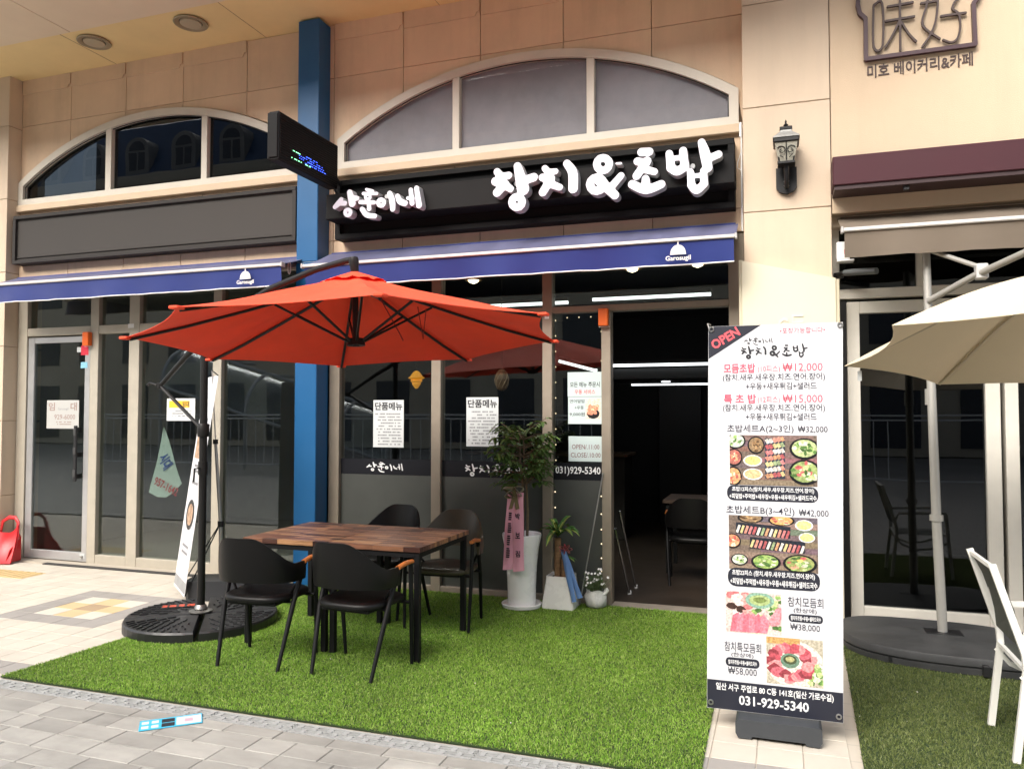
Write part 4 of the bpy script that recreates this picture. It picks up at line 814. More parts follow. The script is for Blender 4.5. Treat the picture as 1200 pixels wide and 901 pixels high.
# ---- food photographs (flat print)
M_print = attr_mat('colour_print', .55, grain=90)
class Pic:
    def __init__(s, x0, x1, zt, zb, y): s.r = (x0, x1, zt, zb, y); s.v = []; s.f = []; s.c = []; s.k = 0
    def poly(s, pts, col):
        x0, x1, zt, zb, y = s.r; s.k += 1
        # keep the print inside its rectangle
        n = len(s.v); s.v += [(x0+(x1-x0)*min(1, max(0, u)), y-.00002*s.k, zb+(zt-zb)*min(1, max(0, w))) for u, w in pts]
        s.f.append(tuple(range(n, n+len(pts)))); s.c.append(lin(col))
    def rect(s, u, w, du, dw, col, rot=0):
        c, q = math.cos(rot), math.sin(rot); a = (s.r[1]-s.r[0])/(s.r[2]-s.r[3])
        s.poly([(u+(p*c-r_*q/a), w+(p*q*a+r_*c)) for p, r_ in ((-du, -dw), (du, -dw), (du, dw), (-du, dw))], col)
    def ell(s, u, w, ru, rw, col, n=18, jag=0, q=random):
        s.poly([(u+ru*math.cos(2*PI*k/n)*(1+q.uniform(-jag, jag)), w+rw*math.sin(2*PI*k/n)*(1+q.uniform(-jag, jag))) for k in range(n)], col)
    def build(s, parent, name='food_photo'):
        me = bpy.data.meshes.new('pic'); me.from_pydata(s.v, [], s.f)
        ca = me.color_attributes.new('Col', 'FLOAT_COLOR', 'CORNER'); i = 0
        for f, c in zip(s.f, s.c):
            for _ in f: ca.data[i].color = (*c, 1); i += 1
        off = wloc(parent); me.transform(Matrix.Translation(-off)); return link(name, me, M_print, parent)
SUSHI = ((222, 212, 200), (214, 128, 100), (206, 140, 84), (176, 62, 66), (222, 196, 120), (150, 168, 116), (206, 108, 106), (228, 220, 208))
def bowl(p, u, w, ru, rw, rim, base, bits, q, n=16):
    p.ell(u, w, ru, rw, rim); p.ell(u, w+rw*.03, ru*.84, rw*.82, base)
    for _ in range(n):
        a, d = q.uniform(0, 6.28), q.uniform(0, .68)**.8; p.ell(u+ru*d*math.cos(a), w+rw*d*math.sin(a), ru*q.uniform(.10, .24), rw*q.uniform(.10, .22), q.choice(bits), 7, .3, q)
GREEN = ((90, 140, 50), (140, 180, 80), (190, 210, 130), (70, 110, 40), (225, 225, 190)); MIX = GREEN+((200, 60, 60), (230, 140, 100)); RED = ((190, 60, 40), (230, 150, 90), (240, 220, 180)); BRN = ((150, 110, 60), (90, 60, 30), (190, 150, 90))
def table_bg(p, q):
    p.rect(.5, .5, .5, .5, (118, 100, 86))
    for k in range(9): p.rect(q.random(), (k+.5)/9, .5, .05, (q.randint(105, 150), q.randint(92, 125), q.randint(80, 110)))
def photo_a(x0, x1, zt, zb, y, parent):
    p = Pic(x0, x1, zt, zb, y); q = random.Random(11); table_bg(p, q); K = (22, 22, 26)
    bowl(p, .07, .88, .12, .16, K, (200, 210, 190), GREEN, q); bowl(p, .31, .80, .10, .18, K, (150, 120, 80), BRN, q)
    bowl(p, .05, .55, .10, .18, K, (180, 90, 70), RED, q); bowl(p, .04, .17, .10, .2, K, (210, 150, 70), RED, q)
    bowl(p, .27, .49, .11, .115, (240, 238, 230), (240, 205, 90), ((245, 215, 110),), q, 4); bowl(p, .27, .22, .115, .115, (240, 238, 230), (225, 185, 120), ((230, 195, 130),), q, 4)
    p.rect(.525, .54, .115, .40, (52, 62, 78))
    for r_ in range(7):
        for c in range(5): p.rect(.44+.043*c, .88-r_*.115+c*.012, .019, .045, SUSHI[(r_*3+c // 2) % 8], .5)
    bowl(p, .86, .74, .17, .21, K, (185, 200, 130), GREEN, q, 22); bowl(p, .86, .28, .18, .25, K, (150, 170, 90), MIX, q, 26)
    p.build(parent)
def photo_b(x0, x1, zt, zb, y, parent):
    p = Pic(x0, x1, zt, zb, y); q = random.Random(12); table_bg(p, q); K = (22, 22, 26)
    bowl(p, .25, .96, .15, .10, K, (150, 120, 80), BRN, q); bowl(p, .60, .93, .15, .10, K, (220, 160, 60), RED, q); bowl(p, .85, .86, .10, .10, (240, 240, 235), (240, 215, 110), ((245, 220, 120),), q, 4)
    for y0, c0, c1 in ((.74, .08, .70), (.48, .24, .86)):
        p.rect((c0+c1)/2, y0, (c1-c0)/2, .105, (34, 40, 52), -.05)
        for k in range(13): p.rect(c0+.03+(c1-c0-.06)*k/12, y0+.01-.006*k, .014, .075, SUSHI[(k*5+int(y0*10)) % 8], -.35)
    bowl(p, .88, .64, .09, .09, (240, 240, 235), (240, 215, 110), ((245, 220, 120),), q, 4); bowl(p, .04, .52, .10, .14, K, (210, 140, 80), RED, q)
    bowl(p, .12, .18, .10, .11, K, (210, 215, 195), GREEN, q); bowl(p, .42, .16, .17, .15, K, (150, 180, 80), GREEN, q, 22); bowl(p, .80, .16, .19, .17, K, (150, 160, 80), MIX+((240, 200, 60),), q, 28)
    p.build(parent)
def photo_c(x0, x1, zt, zb, y, parent):
    p = Pic(x0, x1, zt, zb, y); q = random.Random(13); p.rect(.5, .5, .5, .5, (225, 195, 185))
    for k in range(40): p.ell(q.uniform(.5, 1), q.random(), .07, .06, q.choice(GREEN), 7, .3, q)
    for k in range(16): p.ell(q.uniform(0, .4), q.uniform(.45, 1), .09, .08, q.choice(((215, 95, 95), (240, 215, 205), (70, 45, 35), (225, 150, 140))), 8, .25, q)
    p.ell(.62, .82, .26, .20, (130, 175, 150)); p.ell(.62, .82, .19, .13, (165, 185, 110)); p.ell(.62, .83, .12, .07, (120, 140, 60))
    for k in range(6): p.poly([(.08+.11*k, .02), (.20+.11*k, .03), (.30+.10*k, .30), (.24+.09*k, .50), (.13+.10*k, .42)], ((222, 80, 105), (232, 110, 130))[k % 2])
    for k in range(5): p.ell(.86+.03*k, .3+.07*k, .1, .09, (228, 130, 140), 9, .2, q)
    p.build(parent)
def photo_d(x0, x1, zt, zb, y, parent):
    p = Pic(x0, x1, zt, zb, y); q = random.Random(14); p.rect(.5, .5, .5, .5, (190, 180, 155)); p.ell(.5, .45, .52, .50, (225, 220, 205)); p.rect(.3, .93, .3, .07, (205, 150, 60))
    for k in range(20): p.ell(.86+q.uniform(-.12, .12), .28+q.uniform(-.2, .2), .06, .06, q.choice(GREEN), 7, .3, q)
    for k in range(26):
        a = 2*PI*k/26; d = q.uniform(.27, .36); p.ell(.45+d*math.cos(a)*1.05, .48+d*math.sin(a), .12, .11, q.choice(((190, 35, 60), (214, 70, 90), (150, 25, 45), (232, 130, 130), (205, 50, 80))), 8, .25, q)
    p.ell(.42, .52, .17, .16, (105, 140, 115)); p.ell(.42, .54, .12, .10, (70, 80, 50)); p.ell(.42, .55, .08, .06, (180, 175, 110))
    p.build(parent)
p = Pic(-1.592, -1.462, 1.725, 1.555, YP-.002); q = random.Random(20); p.rect(.5, .5, .5, .5, (225, 205, 180)); p.ell(.5, .25, .42, .25, (25, 22, 22))
for k in range(24): p.ell(.5+q.uniform(-.3, .3), .42+q.uniform(-.2, .22), .12, .09, q.choice(((235, 140, 85), (225, 120, 70), (245, 190, 140))), 8, .2, q)
p.build(p3)

# ---- menu banner on its weighted stand
bn = thing('menu_banner', (-.06, -2.36, 0), 'tall white sushi menu banner with food photos on a dark plastic base', 'banner')
YB = -2.36
M_ban = mat('banner_vinyl', (.66, .66, .68), .45, var=.01)
BX0, BX1, BZ0, BZ1 = -.383, .262, .10, 2.05
P = []; Q = []
for i in range(9):
    row = []
    for j in range(25):
        s = j/24; x = BX0+(BX1-BX0)*i/8+.025*s; z = BZ0+(BZ1-BZ0)*s; row.append((x, YB, z))
    P.append(row); Q.append([(a, b_+.0025, c_) for a, b_, c_ in row])
MB().shell(P, Q).build('sheet', M_ban, bn)
dk = lambda s: .025*s
M_navy = mat('navy_print', (.014, .016, .028), .5)
f = MB(); f.prism([(BX0+.0015, BZ0+.002), (BX1-.001, BZ0+.002), (BX1+.0005, .245), (BX0+.003, .245)], YB-.0012, YB-.0002); f.build('dark_print', M_navy, bn); f = MB()
f.prism([(BX0+.026, BZ1-.001), (-.099, BZ1-.001), (BX0+.0245, 1.882)], YB-.0012, YB-.0002); f.build('dark_print', M_navy, bn)
for k, (x0, x1, zt, zb) in PILLS.items():
    r_ = (zt-zb)*.42; pts = []
    for cx, cz, a0 in ((x1-r_, zt-r_, 0), (x0+r_, zt-r_, 90), (x0+r_, zb+r_, 180), (x1-r_, zb+r_, 270)):
        pts += [(cx+r_*math.cos(R(a0+q*22.5)), cz+r_*math.sin(R(a0+q*22.5))) for q in range(5)]
    MB().prism(pts, YB-.0012, YB-.0002).build('label_print', M_navy, bn)
INKS = {'pink': M_pink, 'red': M_pink, 'ink': mat('banner_ink', (.03, .03, .05), .6), 'white': M_lit}
for col, s, x0, x1, zt, zb in BANNER_TEXT:
    b_ = {'red': .022, 'pink': .0, 'ink': .006, 'white': .022}[col]
    if s[0] == '₩': b_ = .002 if col == 'ink' else 0
    t = MB(); text_rect(t, s, x0, x1, zt, zb, YB-.0016, bold=b_); t.build('lettering', INKS[col], bn)
t = MB(); text_rect(t, 'OPEN', -.351, -.199, 2.012, 1.962, YB-.0018, bold=.03, rot=R(30)); t.build('lettering', mat('open_red', (.80, .10, .12), .6), bn)
x0, x1, zt, zb = LOGOS['small']; t = MB(); brush(t, place_strokes(('상', '훈', '이', '네'), x0, x1, zt, zb, .55), YB-.0012, .0006, .0016, .0006); t.build('lettering', M_ink, bn)
x0, x1, zt, zb = LOGOS['big']; t = MB(); brush(t, place_strokes(('참', '치', '앤', '초', '밥'), x0, x1, zt-.008, zb+.008, .75), YB-.0012, .0006, .0022, .0008); t.build('lettering', M_ink, bn)
for fn, k in ((photo_a, 'photo_a'), (photo_b, 'photo_b'), (photo_c, 'photo_c'), (photo_d, 'photo_d')): fn(*PHOTOS[k], YB-.0008, bn)
for x, z in ((BX0+.02, BZ0+.03), (BX1-.02, BZ0+.03), (BX0+.04, BZ1-.015), (BX1+.012, BZ1-.015)):
    P = [(x+.011*math.cos(a), YB-.004, z+.011*math.sin(a)) for a in np.linspace(0, 2*PI, 13)]; MB().tube(P, .004, 6, cap=False).build('eyelet', M_steel, bn, smooth=50)
pb = MB().tube([(-.35, YB+.02, 2.03), (-.05, YB+.05, .45)], .008, 8).tube([(.27, YB+.02, 2.03), (-.05, YB+.05, .45)], .008, 8).tube([(-.375, YB+.02, .12), (-.05, YB+.05, .45)], .008, 8).tube([(.255, YB+.02, .12), (-.05, YB+.05, .45)], .008, 8).tube([(-.05, YB+.05, .47), (-.045, YB+.06, .08)], .016, 10)
pb.build('support_rods', mat('dark_rod', (.06, .06, .06), .4), bn, smooth=40)
hb = MB().tube([(BX0+.03, YB-.003, BZ1-.015), (BX0+.02, YB+.0, BZ1+.015), (BX0+.035, YB+.015, BZ1+.01)], .004, 6); hb.build('hook', M_steel, bn, smooth=50)
M_base = mat('base_plastic', (.045, .05, .056), .5, var=.08, vscale=5, bump=.06, bscale=120)
b_ = MB(); pr_ = [(-.237, .02), (-.20, .012), (-.195, .03), (.11, .03), (.115, .012), (.163, .012)]
b_.prism([(-.238, .030), (-.225, .006), (-.165, .006), (-.158, .018), (.085, .018), (.092, .006), (.15, .006), (.163, .030), (.163, .082), (.15, .096), (-.225, .096), (-.238, .082)], -2.46, -2.17)
b_.build('base', M_base, bn)

# ================================================================== INSIDE THE SUSHI SHOP
M_led = mat('led_tube', (1, 1, 1), .4, emit=(.92, .97, 1), estr=1.5)
def led(p, q, label):
    t = thing('linear_light', p, label, 'light', 'linear ceiling lights inside the sushi shop')
    MB().bar(p, q, .028).build('tube', M_led, t); MB().bar((p[0], p[1], p[2]+.03), (q[0], q[1], q[2]+.03), .03).build('housing', M_black, t)
led((-1.9, 2.5, 2.155), (-.45, 2.5, 2.155), 'white linear light deep inside, upper of two across the doorway')
led((-1.95, 4.2, 1.995), (-.45, 4.2, 1.995), 'white linear light deep inside, lower of two across the doorway')
led((-1.75, 1.0, 2.715), (-.62, 1.0, 2.715), 'white linear light seen through the transom above the doorway')
led((-3.1, 1.0, 2.70), (-2.0, 1.0, 2.70), 'white linear light seen through the transom above the umbrella')
led((-2.25, 1.6, 2.16), (-1.72, 1.0, 2.02), 'slanting white linear light seen through the narrow pane')
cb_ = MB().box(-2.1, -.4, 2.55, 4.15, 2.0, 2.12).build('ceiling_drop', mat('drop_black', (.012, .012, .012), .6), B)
for x, y, z, lb in ((-2.85, .6, 2.90, 'warm spotlight behind the awning, above the umbrella'), (-1.285, .6, 2.92, 'warm spotlight above the doorway, left of the pair'), (-.70, .6, 2.93, 'warm spotlight above the doorway, right of the pair')):
    t = thing('spotlight', (x, y, z), lb, 'spotlight', 'warm spotlights inside the transom')
    MB().lathe([(.085, .09), (.085, 0), (.065, 0), (.05, .03)], (x, y, z), 16, cap=False).build('housing', mat('brass_ring', (.45, .27, .10), .35, metal=.7), t, smooth=40)
    MB().lathe([(.01, -.03), (.045, -.015), (.06, .02), (.02, .05)], (x, y, z), 14).build('lamp', mat('warm_lamp', (1, .85, .6), .4, emit=(1, .84, .6), estr=3), t, smooth=60)
for x, y, lb in ((-1.36, 3.3, 'small round downlight inside the doorway, left one'), (-.78, 3.3, 'small round downlight inside the doorway, right one')):
    t = thing('downlight', (x, y, 1.99), lb, 'downlight', 'small downlights inside the shop'); MB().lathe([(.055, 0), (.05, -.012)], (x, y, 1.998), 14).build('lens', M_led, t)
# pendants behind the glass
for x, lit, lb in ((-3.413, True, 'lit amber glass pendant lamp behind the window'), (-2.519, False, 'brown wicker pendant lamp behind the window near the tree')):
    t = thing('pendant_lamp', (x, .5, 1.9), lb, 'lamp', 'pendant lamps behind the window')
    m = mat('amber_glass', (.8, .35, .04), .3, emit=(1, .42, .03), estr=.22) if lit else mat('wicker', (.20, .11, .06), .6, var=.3, vscale=40)
    pr_ = [(.012, -.075), (.03, -.05), (.045, -.03), (.04, -.02), (.062, 0), (.05, .012), (.085, .03), (.06, .045), (.045, .07), (.03, .09), (.012, .10)] if lit else [(.01, -.11), (.045, -.09), (.062, -.04), (.064, .02), (.05, .07), (.02, .10)]
    MB().lathe(pr_, (x, .5, 1.92), 18).build('shade', m, t, smooth=50)
    MB().tube([(x, .5, 2.02), (x, .5, 3.0)], .004, 5).build('cord', M_black, t)
    if not lit:
        w = MB()
        for k in range(9): w.tube([(x+.067*math.cos(a+k*.7)*math.sin((h+.11)/.21*PI)**.5, .5+.067*math.sin(a+k*.7)*math.sin((h+.11)/.21*PI)**.5, 1.92+h) for a, h in zip(np.linspace(0, 1.6, 9), np.linspace(-.10, .09, 9))], .004, 4)
        w.build('weave', mat('wicker_pale', (.42, .28, .17), .6), t)
# service counter, cabinet and furniture in the gloom
t = thing('service_counter', (-2.4, 3.6, 0), 'dark service counter deep inside the sushi shop', 'counter')
MB().box(-4.0, -1.9, 3.4, 3.9, .004, 1.05, bev=.01).build('front', mat('counter_dark', (.03, .026, .022), .6), t); MB().box(-4.05, -1.85, 3.33, 3.95, 1.0505, 1.09, bev=.006).build('top', mat('counter_wood', (.12, .07, .04), .5), t)
MB().box(-1.7, -1.1, 5.0, 5.19, .004, 2.0, bev=.01).build('interior_door', mat('dark_door', (.02, .02, .022), .6), B)
t = tag(MB().box(-.86, -.76, 4.9, 4.95, 1.28, 1.44, bev=.004).build('wall_phone', M_white), 'small white box on the far wall inside the doorway', 'box')

# ================================================================== FURNITURE ON THE TURF
TURF = .022
# --- square bistro tables pushed together
M_wood = mat('acacia_stave', (.21, .098, .054), .38, var=.42, vscale=9, rnd=.85, hue=.02, stretch=(.6, 6, 6), bump=.05, bscale=40)
M_tleg = mat('table_steel', (.004, .004, .0045), .6, spec=.25)
def table(x0, x1, y0, y1, label, seed):
    t = thing('table', ((x0+x1)/2, (y0+y1)/2, 0), label, 'table', 'tables pushed together on the turf'); q = random.Random(seed)
    rows = 22; h = (y1-y0)/rows
    for r_ in range(rows):
        x = x0
        while x < x1-.001:
            w = q.choice((.12, .16, .22, .28, .34)); xe = min(x1, x+w)
            if x1-xe < .05: xe = x1
            k = (round(xe-x, 3), round(h, 4))
            if k not in STAVES:
                STAVES[k] = MB().box(-k[0]/2+.0004, k[0]/2-.0004, -h/2+.0004, h/2-.0004, -.016, .016, bev=.0012).mesh(); STAVES[k].materials.append(M_wood)
            link('stave', STAVES[k], None, t, ((x+xe)/2-(x0+x1)/2, y0+h*(r_+.5)-(y0+y1)/2, .726+q.uniform(-.0004, .0004))); x = xe
    ap = MB()
    for ya in (y0+.012, y1-.042): ap.box(x0+.042, x1-.042, ya, ya+.03, .675, .7095)
    for xa in (x0+.012, x1-.042): ap.box(xa, xa+.03, y0+.042, y1-.042, .675, .7095)
    ap.build('apron', M_tleg, t)
    for xa in (x0+.012, x1-.05):
        for ya in (y0+.012, y1-.05):
            MB().box(xa, xa+.038, ya, ya+.038, TURF-.01, .7095, bev=.003).build('leg', M_tleg, t)
STAVES = {}
table(-3.555, -2.885, -1.945, -1.115, 'square wood topped table nearer to the umbrella pole', 1)
table(-2.880, -2.200, -1.945, -1.115, 'square wood topped table nearer to the potted tree', 2)

# --- armchairs with a wrap-around back
M_cblk = mat('black_leatherette', (.0045, .0043, .0042), .45, spec=.25, var=.12, vscale=6, bump=.06, bscale=220)
M_colv = mat('olive_leatherette', (.050, .040, .022), .42, var=.15, vscale=6, bump=.06, bscale=220)
M_cleg = mat('chair_steel', (.004, .004, .0045), .55, spec=.25)
M_arm = mat('orange_wood', (.42, .13, .028), .4, var=.2, vscale=12, stretch=(5, 1, 5))
def make_chair(label, leather):
    t = thing('armchair', (0, 0, 0), label, 'chair', 'armchairs round the tables')
    # seat: rounded pad, slightly dished
    n, mseg = 32, 5; pad = MB(); P = []
    def outline(a):
        c, s = math.cos(a), math.sin(a); e = .62
        x = .235*math.copysign(abs(c)**e, c); y = .225*math.copysign(abs(s)**e, s)
        return x*(1+.06*(y/.225)), y+.01
    prof = [(.90, .418), (.985, .424), (1.0, .438), (.985, .452), (.90, .462), (.6, .456), (.25, .452)]
    for k, z in prof: P.append([(outline(2*PI*i/n)[0]*k, outline(2*PI*i/n)[1]*k, z) for i in range(n)])
    vs = [p for r_ in P for p in r_]; fs = [(i*n+k, i*n+(k+1) % n, (i+1)*n+(k+1) % n, (i+1)*n+k) for i in range(len(P)-1) for k in range(n)]+[tuple(range(n-1, -1, -1)), tuple((len(P)-1)*n+k for k in range(n))]
    pad.add(vs, fs).build('seat', leather, t, smooth=50)
    MB().box(-.17, .17, -.17, .18, .398, .4185, bev=.005).build('seat_frame', M_cleg, t)
    # back shell following a U in plan: the back arc runs into the arms
    N = 33; inn, out = [], []
    for i in range(N):
        u = -1+2*i/(N-1); a = u*R(104)                           # 0 = middle of the back
        x = .262*math.sin(a); y = -.045-.225*math.cos(a)
        if abs(a) > PI/2: y = -.045+(abs(a)-PI/2)*.30; x = math.copysign(.262, a)
        s = abs(u); ss = min(1, max(0, (s-.16)/.62)); ss = ss*ss*(3-2*ss)
        zt = .835-.178*ss; zb = .555-.012*ss
        lean = -.045*(1-ss)
        ri, ro = [], []
        nrm = Vector((math.sin(a), -math.cos(a), 0)) if abs(a) <= PI/2 else Vector((math.copysign(1, a), 0, 0))
        for j in range(7):
            v = j/6; z = zb+(zt-zb)*v; th = .022*(.55+.45*math.sin(PI*v)); ly = lean*v
            p = Vector((x, y+ly, z)); ro.append(p+nrm*th*.5); ri.append(p-nrm*th*.5)
        inn.append(ri); out.append(ro)
    MB().shell(out, inn).build('backrest', leather, t, smooth=60)
    for s in (-1, 1):
        # orange arm cap, front leg under it and rear leg leaning up into the shell
        MB().tube([(s*.262, .015, .650), (s*.266, .10, .664), (s*.264, .185, .662)], [.019, .020, .017], 10, flat=.75).build('arm_cap', M_arm, t, smooth=60)
        MB().tube([(s*.265, .165, .655), (s*.262, .18, .40), (s*.25, .21, TURF-.012)], [.015, .0155, .011], 8).build('leg', M_cleg, t, smooth=50)
        MB().tube([(s*.262, .035, .655), (s*.245, -.08, .40), (s*.212, -.205, TURF-.012)], [.016, .0165, .012], 8).build('leg', M_cleg, t, smooth=50)
        MB().tube([(s*.256, .0, .56), (s*.17, -.05, .412)], .009, 6).build('seat_bracket', M_cleg, t, smooth=50)
    sr = MB().tube([(-.25, -.06, .408), (.25, -.06, .408)], .011, 8).tube([(-.262, .16, .41), (.262, .16, .41)], .011, 8)
    sr.build('rail', M_cleg, t, smooth=50)
    return t
ch = make_chair('black armchair in front of the tables, nearest the umbrella base', M_cblk)
ch.location = (-3.185, -2.185, 0); ch.rotation_euler.z = R(4)
c2 = copy_tree(ch); c2.location = (-2.515, -2.145, 0); c2.rotation_euler.z = R(-4); c2['label'] = 'black armchair in front of the tables, second from the umbrella base'
c3 = copy_tree(ch); c3.location = (-3.05, -.83, 0); c3.rotation_euler.z = R(176); c3['label'] = 'black armchair behind the tables, close to the blue column'
c4 = make_chair('olive green armchair behind the tables, close to the potted tree', M_colv); c4.location = (-2.43, -1.0, 0); c4.rotation_euler.z = R(183)
# indoor table and chair by the doorway
t = thing('indoor_table', (-.72, 1.75, 0), 'dark wooden table in the gloom inside the doorway', 'table')
MB().box(-1.15, -.35, 1.45, 2.1, .70, .735, bev=.004).build('top', mat('indoor_wood', (.06, .035, .022), .5, var=.2), t)
for x in (-1.12, -.42):
    for y in (1.48, 2.03): MB().box(x, x+.04, y, y+.04, .004, .6995).build('leg', M_tleg, t)
c5 = copy_tree(ch); c5.location = (-.80, 1.12, -.01); c5.rotation_euler.z = R(0); c5['label'] = 'black armchair in the gloom inside the doorway'; c5['group'] = 'chairs inside'

# ================================================================== RED CANTILEVER UMBRELLA
um = thing('cantilever_umbrella', (-4.20, -1.57, 0), 'large red cantilever umbrella on a black pole over the tables', 'umbrella')
M_red = fabric('red_canopy', (.74, .080, .031), (.17, .0022, .0006), var=.09)
M_pole = mat('umbrella_pole', (.010, .0095, .009), .45, spec=.35)
Uc = Vector((-2.688, -1.923, 2.097)); UR = 1.40
nz_ = Vector((-.055, .047, 1)).normalized(); e1 = Vector((0, 1, 0)).cross(nz_).normalized(); e2 = nz_.cross(e1)
def upt(rho, ang, h): return Uc+e1*(rho*math.cos(ang))+e2*(rho*math.sin(ang))+nz_*h
APEX = .42
def canopy_grid(R_, h_at, sag_in, nseg=10, nr=12, r0=.05, a0=-2.529, mid=None):
    rows = []
    for i in range(nr+1):
        row = []
        for k in range(8*nseg):
            t = k/nseg; b = t-math.floor(t); ang = a0+t*PI/4
            # straight chord between neighbouring ribs, pulled in a little at the rim
            chord = math.cos(PI/8)/math.cos((b-.5)*PI/4)
            s = i/nr; rr = r0+(R_-r0)*s
            rad = rr*chord*(1-sag_in*4*b*(1-b)*s*s)
            row.append((rad, ang, s, b))
        rows.append(row)
    return rows
def dome_h(s): return APEX*(1-s)**1.12*.96+APEX*.04*(1-s)
G = canopy_grid(UR, None, .045)
n8 = 80
vs = []; 
for row in G:
    for rad, ang, s, b in row: vs.append(upt(rad, ang, dome_h(s)-.024*4*b*(1-b)*math.sin(PI*s)+.004*math.sin(ang*23+s*9)*math.sin(PI*s)+.003*math.sin(s*31+ang*5)*b*(1-b)*4))
vs2 = [p-nz_*.003 for p in vs]
fs = [(i*n8+k, i*n8+(k+1) % n8, (i+1)*n8+(k+1) % n8, (i+1)*n8+k) for i in range(12) for k in range(n8)]
N_ = len(vs); fs2 = [tuple(N_+q for q in reversed(f)) for f in fs]; fs3 = [(12*n8+k, 12*n8+(k+1) % n8, N_+12*n8+(k+1) % n8, N_+12*n8+k) for k in range(n8)]
cn = MB().add(vs+vs2, fs+fs2+fs3).build('canopy', M_red, um, smooth=35)
# vent flap on top
vv = []
for i in range(4):
    s = i/3
    for k in range(40):
        ang = -2.529+k*PI/20; b = (k/5) % 1; rad = (.02+.22*s)*(1-.10*4*b*(1-b)*s); vv.append(upt(rad, ang, APEX+.035-.085*s+.008*math.sin(k*2.3)*s))
MB().add(vv, [(i*40+k, i*40+(k+1) % 40, (i+1)*40+(k+1) % 40, (i+1)*40+k) for i in range(3) for k in range(40)]+[tuple(range(40))]).build('vent', M_red, cn, smooth=50)
for k in range(8):
    ang = -2.529+k*PI/4
    pk = MB(); tip = upt(UR, ang, -.004); pk.box(tip.x-.03, tip.x+.03, tip.y-.03, tip.y+.03, tip.z-.012, tip.z+.006, bev=.005); pk.build('tip_pocket', M_red, cn)
    rib = MB().tube([upt(.05, ang, APEX-.035)]+[upt(UR*s, ang, dome_h(s)-.020) for s in (.25, .5, .75, .985)], .0105, 6).build('rib', M_pole, um, smooth=50)
    MB().tube([upt(.05, ang, -.02), upt(UR*.37, ang, dome_h(.37)-.03)], .009, 6).build('strut', M_pole, rib, smooth=50)
hb = MB().tube([upt(0, 0, -.05), upt(0, 0, APEX+.06)], .021, 12); hb.tube([upt(0, 0, -.045), upt(0, 0, .0)], [.062, .055], 14); hb.tube([upt(0, 0, APEX-.07), upt(0, 0, APEX-.02)], .05, 14)
hb.build('hub', M_pole, um, smooth=40)
cd = MB().tube([upt(.16, .7, .30), upt(.30, .75, .05), upt(.33, .8, -.0)], .004, 4); cd.build('strap', mat('red_strap', (.25, .02, .015), .8), um); MB().tube([upt(.42, .3, .2), upt(.45, .3, -.02), upt(.48, .25, .18)], .004, 4).build('strap', mat('red_strap', (.25, .02, .015), .8), um)
MB().tube([(-4.235, -1.55, .10), (-4.235, -1.55, 2.22)], .029, 16).build('pole', M_pole, um, smooth=40)
arm = [(-4.78, -1.418, 1.825), (-4.46, -1.495, 2.05), (-4.24, -1.549, 2.185), (-3.99, -1.607, 2.335), (-3.512, -1.723, 2.505), (-3.063, -1.83, 2.60), (-2.78, -1.898, 2.632), (-2.70, -1.917, 2.632)]
MB().tube(arm, [.018, .022, .026, .026, .024, .022, .022, .022], 10).build('arm', M_pole, um, smooth=40)
MB().tube([(-2.715, -1.915, 2.645), (-2.712, -1.917, 2.62), upt(0, 0, APEX+.03)], [.03, .034, .026], 10).build('elbow', M_pole, um, smooth=40)
st = MB().tube([(-4.78, -1.418, 1.825), (-4.25, -1.545, 1.477)], .014, 8).tube([(-4.80, -1.43, 1.83), (-4.90, -1.40, 1.85), (-4.93, -1.40, 1.83)], .010, 6); st.build('strut_arm', M_pole, um, smooth=40)
kn = MB().lathe([(.042, -.05), (.045, -.045), (.045, .045), (.042, .05)], (-4.235, -1.55, 1.47), 14); kn.build('slider', M_pole, um, smooth=40); MB().box(-4.80, -4.765, -1.44, -1.40, 1.80, 1.85, bev=.006).build('pivot', M_pole, um)
kc = MB().lathe([(.036, -.05), (.036, .05)], (-4.235, -1.55, 1.18), 12).tube([(-4.235, -1.58, 1.18), (-4.235, -1.64, 1.18), (-4.235, -1.65, 1.08)], .008, 6); kc.build('crank', M_pole, um, smooth=40)
MB().lathe([(.085, .088), (.085, .096), (.05, .102), (.042, .13), (.034, .14)], (-4.235, -1.55, 0), 20).build('flange', mat('worn_flange', (.30, .29, .27), .35, metal=.8), um, smooth=40)
